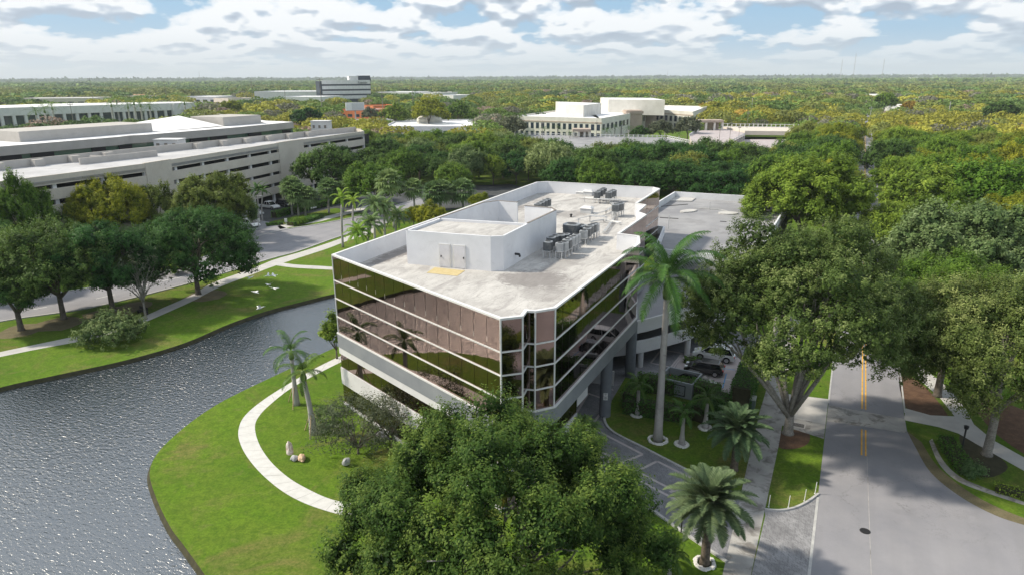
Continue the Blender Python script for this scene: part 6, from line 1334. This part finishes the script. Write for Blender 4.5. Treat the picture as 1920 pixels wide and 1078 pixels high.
# ------------------------------------------------------------------ palms
make_palm('royal_palm', 1, 13.3, 'royal', LM['royal'], 'tallest royal palm with smooth grey trunk in the white stone ring beside the office', None, W(1233, 825), fl=5.3, nf=24, tr=.34, bulge=.18, n=96)
make_palm('date_palm', 2, 4.7, 'date', LM['date'], 'nearest feathery date palm at the driveway mouth', None, W(1321, 1056), fl=3.1, nf=66, tr=.26, trunkm=M['date_trunk'], n=56)
make_palm('date_palm', 3, 3.6, 'date', LM['date'], 'second feathery date palm on the lawn beside the pavement', None, W(1376, 880), fl=2.9, nf=58, tr=.26, trunkm=M['date_trunk'], n=52)
for i, (x, y, h, lb) in enumerate(((1278, 833, 2.7, 'small bottle-trunked palm right of the tall royal palm'), (1195, 778, 2.7, 'small palm left of the tall royal palm by the column'), (1322, 802, 2.6, 'small palm in shade between the hedge and the date palm'))):
    make_palm('bottle_palm', 10+i, h, 'royal', LM['royal'], lb, None, W(x, y), fl=1.75, nf=11, tr=.2, bulge=.5, n=34)
make_palm('royal_palm', 21, 4.9, 'royal', LM['royal'], 'staked palm beside the lake path, farther of two', None, W(556, 758), fl=3.1, nf=10, tr=.24, bulge=.45, n=46)
make_palm('royal_palm', 22, 5.3, 'royal', LM['royal'], 'staked palm on the lawn left of the grey shrub, nearer of two', None, W(588, 812), fl=2.7, nf=11, tr=.26, bulge=.45, n=46, lean=(-.4, 0))
for (x, y, nm) in ((556, 758, 'farther'), (588, 812, 'nearer')):
    c = W(x, y)
    for k in range(3):
        a = k*2.1+.5; mb = MB(); mb.tube([c+Vector((1.15*math.cos(a), 1.15*math.sin(a), 0)), c+Vector((.2*math.cos(a), .2*math.sin(a), 2.0))], .045, 6); tag(mb.build('support_stake', M['wood']), 'slanted wooden stake propping the %s staked palm' % nm, 'stake', 'stakes propping the %s palm' % nm)
make_palm('small_palm', 23, .9, 'fan', LM['fan'], 'low palm at the left edge of the sparse grey tree', None, W(612, 800), fl=1.6, nf=18, tr=.12)
make_palm('small_palm', 24, 2.3, 'fan', LM['fan'], 'small palm half hidden between the big tree and the driveway', None, W(1090, 860), fl=2.2, nf=22, tr=.14)
make_palm('small_palm', 25, 1.2, 'royal', LM['royal'], 'low dark palm at the corner of the foreground tree and driveway', None, W(1255, 1075), fl=1.7, nf=12, tr=.12)
for x, y, r, lb in ((1233, 825, .78, 'white stone ring around the tall royal palm'), (1278, 833, .5, 'white stone ring around the small palm right of the tall one'), (1195, 778, .5, 'white stone ring around the palm near the column'), (1322, 802, .5, 'white stone ring around the shaded palm by the hedge'), (1321, 1056, .62, 'white stone ring around the nearest date palm')):
    stone_ring(W(x, y), r, lb)
make_palm('royal_palm', 31, 9.8, 'royal', LM['royal'], 'palm rising behind the big street tree at the parking deck edge', None, uv(-5.8, 82.5), fl=4.6, nf=12, tr=.25, n=60)
def palm_px(bx, by, cx, cy, kind, mat_, label, fl, nf, tr=.18, group=None, n=34, seed=0, cat=None):
    p = W(bx, by); z = zat(p, cx, cy); q = W(cx, cy, z) if abs(z-CAMH) > 1 else U3(p, z)
    return make_palm({'royal': 'feather_palm', 'fan': 'fan_palm', 'date': 'date_palm'}[kind], seed or int(bx+by), z-(min(1.9, z*.14) if kind == 'royal' else 0), kind, LM[mat_], label, group, p, fl=fl, nf=nf, tr=tr, lw=.085, lean=(max(-2.5, min(2.5, q.x-p.x)), 0), n=n)
palm_px(643, 464, 640, 370, 'royal', 'foxtail', 'bright green slim palm beside the road, left of the pair', 2.6, 11, .2); palm_px(662, 424, 662, 378, 'royal', 'foxtail', 'bright green slim palm beside the road, right of the pair', 2.5, 11, .2)
palm_px(739, 428, 728, 340, 'fan', 'fan', 'tallest slender fan palm behind the west parapet', 3.4, 34, .2); palm_px(778, 405, 775, 353, 'fan', 'fan', 'second slender fan palm behind the west parapet', 3.0, 30, .2)
palm_px(816, 395, 814, 360, 'fan', 'fan', 'left palm of the close pair behind the west parapet', 3.6, 34, .24); palm_px(826, 394, 828, 358, 'fan', 'fan', 'right palm of the close pair behind the west parapet', 3.6, 34, .24); palm_px(868, 392, 867, 358, 'fan', 'fan', 'short full palm at the right end of the parapet row', 4.0, 36, .24)
for x, y, cx, cy, f, lb in ((703, 450, 702, 384, 3.8, 'dense feather palm left behind the office corner'), (722, 446, 720, 392, 3.6, 'dense feather palm right behind the office corner'), (690, 470, 694, 420, 3.6, 'lower feather palm close to the office corner'), (668, 478, 672, 436, 3.2, 'bushy low palm beside the office corner'), (742, 440, 745, 405, 3.4, 'feather palm half hidden by the parapet')):
    palm_px(x, y, cx, cy, 'royal', 'foxtail' if x == 668 else 'fan', lb, f, 26, .2, n=40)
for bx, by, cx, cy, lb in ((560, 405, 558, 362, 'grey-green cabbage palm in the hedge bed, front left'), (573, 405, 576, 369, 'cabbage palm in the hedge bed, front right'), (548, 403, 546, 350, 'cabbage palm behind the front two in the hedge bed'), (617, 400, 616, 353, 'lone cabbage palm right of the hedge bed group'), (644, 398, 645, 358, 'cabbage palm shaded by the big dark tree')):
    palm_px(bx, by, cx, cy, 'fan', 'fan', lb, 3.2, 46, .2)
palm_px(487, 417, 482, 356, 'royal', 'royal', 'thin leaning palm before the garage, left one', 2.6, 10, .15); palm_px(492, 414, 492, 358, 'royal', 'royal', 'thin upright palm before the garage, right one', 2.6, 10, .15)
palm_px(215, 452, 213, 413, 'fan', 'fan', 'low silvery fan palm between the garage trees, left', 3.4, 34, .2); palm_px(252, 440, 250, 398, 'fan', 'fan', 'low silvery fan palm between the garage trees, right', 3.6, 34, .2)
pp = make_palm('fan_palm', 77, 11, 'fan', LM['fan'], 'x', None, (0, 0, 0), fl=4.6, nf=30, tr=.3); pq = make_palm('feather_palm', 78, 8.5, 'royal', LM['royal'], 'x', None, (0, 0, 0), fl=4.6, nf=14, tr=.3, n=24); PARK += [pp, pq]
def palm_copy(cx, cy, bdy, mat_, label, group, pr=None, k=1.0):
    pr = pr or pp; hh = 11 if pr is pp else 9.5; p = W(cx, cy+bdy); z = zat(p, cx, cy); p.z = 0; s = z/hh; place_copy(pr, p, s*k, None, LM[mat_], label, group, 'palm tree', 'fan_palm' if pr is pp else 'feather_palm', s)
for i, (x, y) in enumerate(((216, 197), (225, 188), (247, 200), (258, 193), (270, 197), (287, 201), (92, 208), (106, 202), (76, 212), (352, 193))):
    palm_copy(x, y, 44, 'dark' if i < 9 else 'fan', 'tall dark palm before the white office, number %s from a list read right to left' % i if False else 'tall dark palm before the white office, %s' % ('left of the central cluster', 'tallest of the central cluster', 'third of the central cluster', 'fourth of the central cluster', 'fifth of the central cluster', 'rightmost of the central cluster', 'middle of the left three', 'right of the left three', 'left of the left three', 'at its right end')[i], 'palms before the white office', pq, 1.15)
for i in range(30):
    palm_copy(728+i*9+rs.uniform(-3, 3), 171+rs.uniform(-2, 3), 12, 'fan' if i % 2 else 'dark', 'small distant palm in the avenue row beyond the yellow tree', 'palms of the distant avenue', pp, 1.3)
for i, (x, y, lb) in enumerate(((1021, 244, 'first from left'), (1045, 238, 'second from left'), (1081, 229, 'tallest, behind the small pavilion'), (1068, 252, 'low one beside the small pavilion'), (1137, 246, 'left of the right cluster'), (1165, 232, 'tallest of the right cluster'), (1152, 240, 'middle of the right cluster'), (1178, 242, 'right of the right cluster'), (1246, 241, 'pale one before the second wing'), (1272, 254, 'wide one at the sloping deck'))):
    palm_copy(x, y, 22, 'royal' if i != 8 else 'foxtail', 'palm before the cream office, '+lb, 'palms before the cream office', pq, 1.5)
for i, (x, y, dy, mt, lb) in enumerate(((1492, 224, 26, 'foxtail', 'pale sunlit palm left of the deck palm group'), (1508, 220, 28, 'foxtail', 'pale sunlit palm in the middle of the deck palm group'), (1522, 222, 30, 'royal', 'dark green palm at the right of the deck palm group'), (1495, 262, 24, 'royal', 'low dark palm at the lower deck corner'), (1410, 222, 20, 'foxtail', 'pale palm behind the sloping deck, left'), (1432, 226, 18, 'foxtail', 'pale palm behind the sloping deck, right'), (1714, 256, 30, 'royal', 'palm crown over the right woods, left one'), (1752, 262, 34, 'bright', 'bright palm crown over the right woods, right one'), (1258, 182, 14, 'foxtail', 'far palm above the cream office wing, right'), (1180, 180, 14, 'foxtail', 'far palm above the cream office wing, left'), (1328, 183, 14, 'royal', 'far palm right of the office roof block'), (663, 180, 12, 'royal', 'palm before the striped tower right corner') , (708, 182, 14, 'royal', 'palm just right of the striped tower'), (722, 183, 14, 'royal', 'second palm right of the striped tower'))):
    palm_copy(x, y, dy, mt, lb, None, pq, 1.4)

# ------------------------------------------------------------------ hedges and shrubs
rng = np.random.default_rng(3); random.seed(3)
hedge([W(1172, 770), W(1240, 781), W(1296, 789)], 1.5, 1.5, 'clipped hedge in front of the grey service enclosure'); hedge([W(1196, 729), W(1300, 741), W(1348, 752)], 1.5, 1.7, 'clipped hedge behind the grey service enclosure')
hedge([W(1178, 766), W(1198, 736)], 1.5, 1.7, 'short hedge beside the second column'); hedge([W(1312, 792), W(1352, 760)], 2.0, 1.7, 'thick dark hedge right of the service enclosure'); hedge([W(1386, 768), W(1413, 692)], 1.9, 2.5, 'tall clipped hedge between the parking bays and the pavement lawn', dens=110)
hedge([W(1283, 677), W(1318, 682)], 1.1, .5, 'low hedge strip between the parked cars'); hedge([W(1772, 830), W(1782, 850), W(1812, 890)], 1.3, .8, 'low green hedge in the verge right of the street'); hedge([W(1866, 918), W(1930, 934)], 1.1, .45, 'low ground hedge at the right edge of the verge', leafm='mid')
hedge([W(514, 409), W(560, 398), W(606, 388), W(650, 378)], 1.6, 1.5, 'long clipped hedge along the car park edge', leaf=.3, dens=40); hedge([W(545, 424), W(580, 415), W(600, 408)], 2.2, .9, 'low rounded hedge before the long clipped one', leaf=.3, dens=40); hedge([W(500, 424), W(530, 421)], 1.0, .6, 'low hedge at the corner of the side entry', leaf=.3, dens=40)
hedge([uv(-118.5, 20), uv(-119.5, 88)], 2.0, 2.2, 'long dark hedge along the foot of the beige garage', leaf=.45, dens=14)
bush(W(1822, 892), .8, .9, 'fan', 'small spiky shrub at the end of the verge hedge', nl=8, seed=8); bush(W(602, 812), .8, .8, 'mid', 'small round shrub on the lawn behind the nearer staked palm', nl=8, seed=9) if False else None
for i, (x, y, r, h, mt, lb) in enumerate(((1338, 790, 1.4, 2.2, 'deep', 'dark rounded shrub at the hedge end by the shaded palm'), (1152, 742, .9, 1.2, 'deep', 'dark shrub at the foot of the nearest column') , (1085, 905, 1.5, 2.0, 'mid', 'leafy shrub between the foreground tree and the driveway'), (335, 512, 2.2, 2.4, 'mid', 'shrub behind the rightmost lakeside tree'), (560, 421, 1.8, 1.2, 'bright', 'rounded bright shrub in the hedge bed'))):
    if i == 1: continue
    bush(W(x, y), r, h, mt, lb, seed=60+i)
# air: light haze
hz_ = bpy.data.meshes.new('haze'); mb = MB(); mb.box(-16500, -600, -2.5, 16500, 16500, 260); hb = mb.build('haze', [])
m = bpy.data.materials.new('haze'); m.use_nodes = True; t = m.node_tree; t.nodes.clear(); v = t.nodes.new('ShaderNodeVolumePrincipled'); v.inputs['Color'].default_value = (.86, .94, 1.0, 1); v.inputs['Density'].default_value = .00009; v.inputs['Anisotropy'].default_value = 0
o_ = t.nodes.new('ShaderNodeOutputMaterial'); t.links.new(v.outputs[0], o_.inputs['Volume']); hb.data.materials.append(m); tag(hb, 'pale even haze over the whole scene', 'haze', kind='stuff')

#ENDPARK
for r_ in PARK:
    for k in list(r_.children_recursive)+[r_]: bpy.data.objects.remove(k, do_unlink=True)
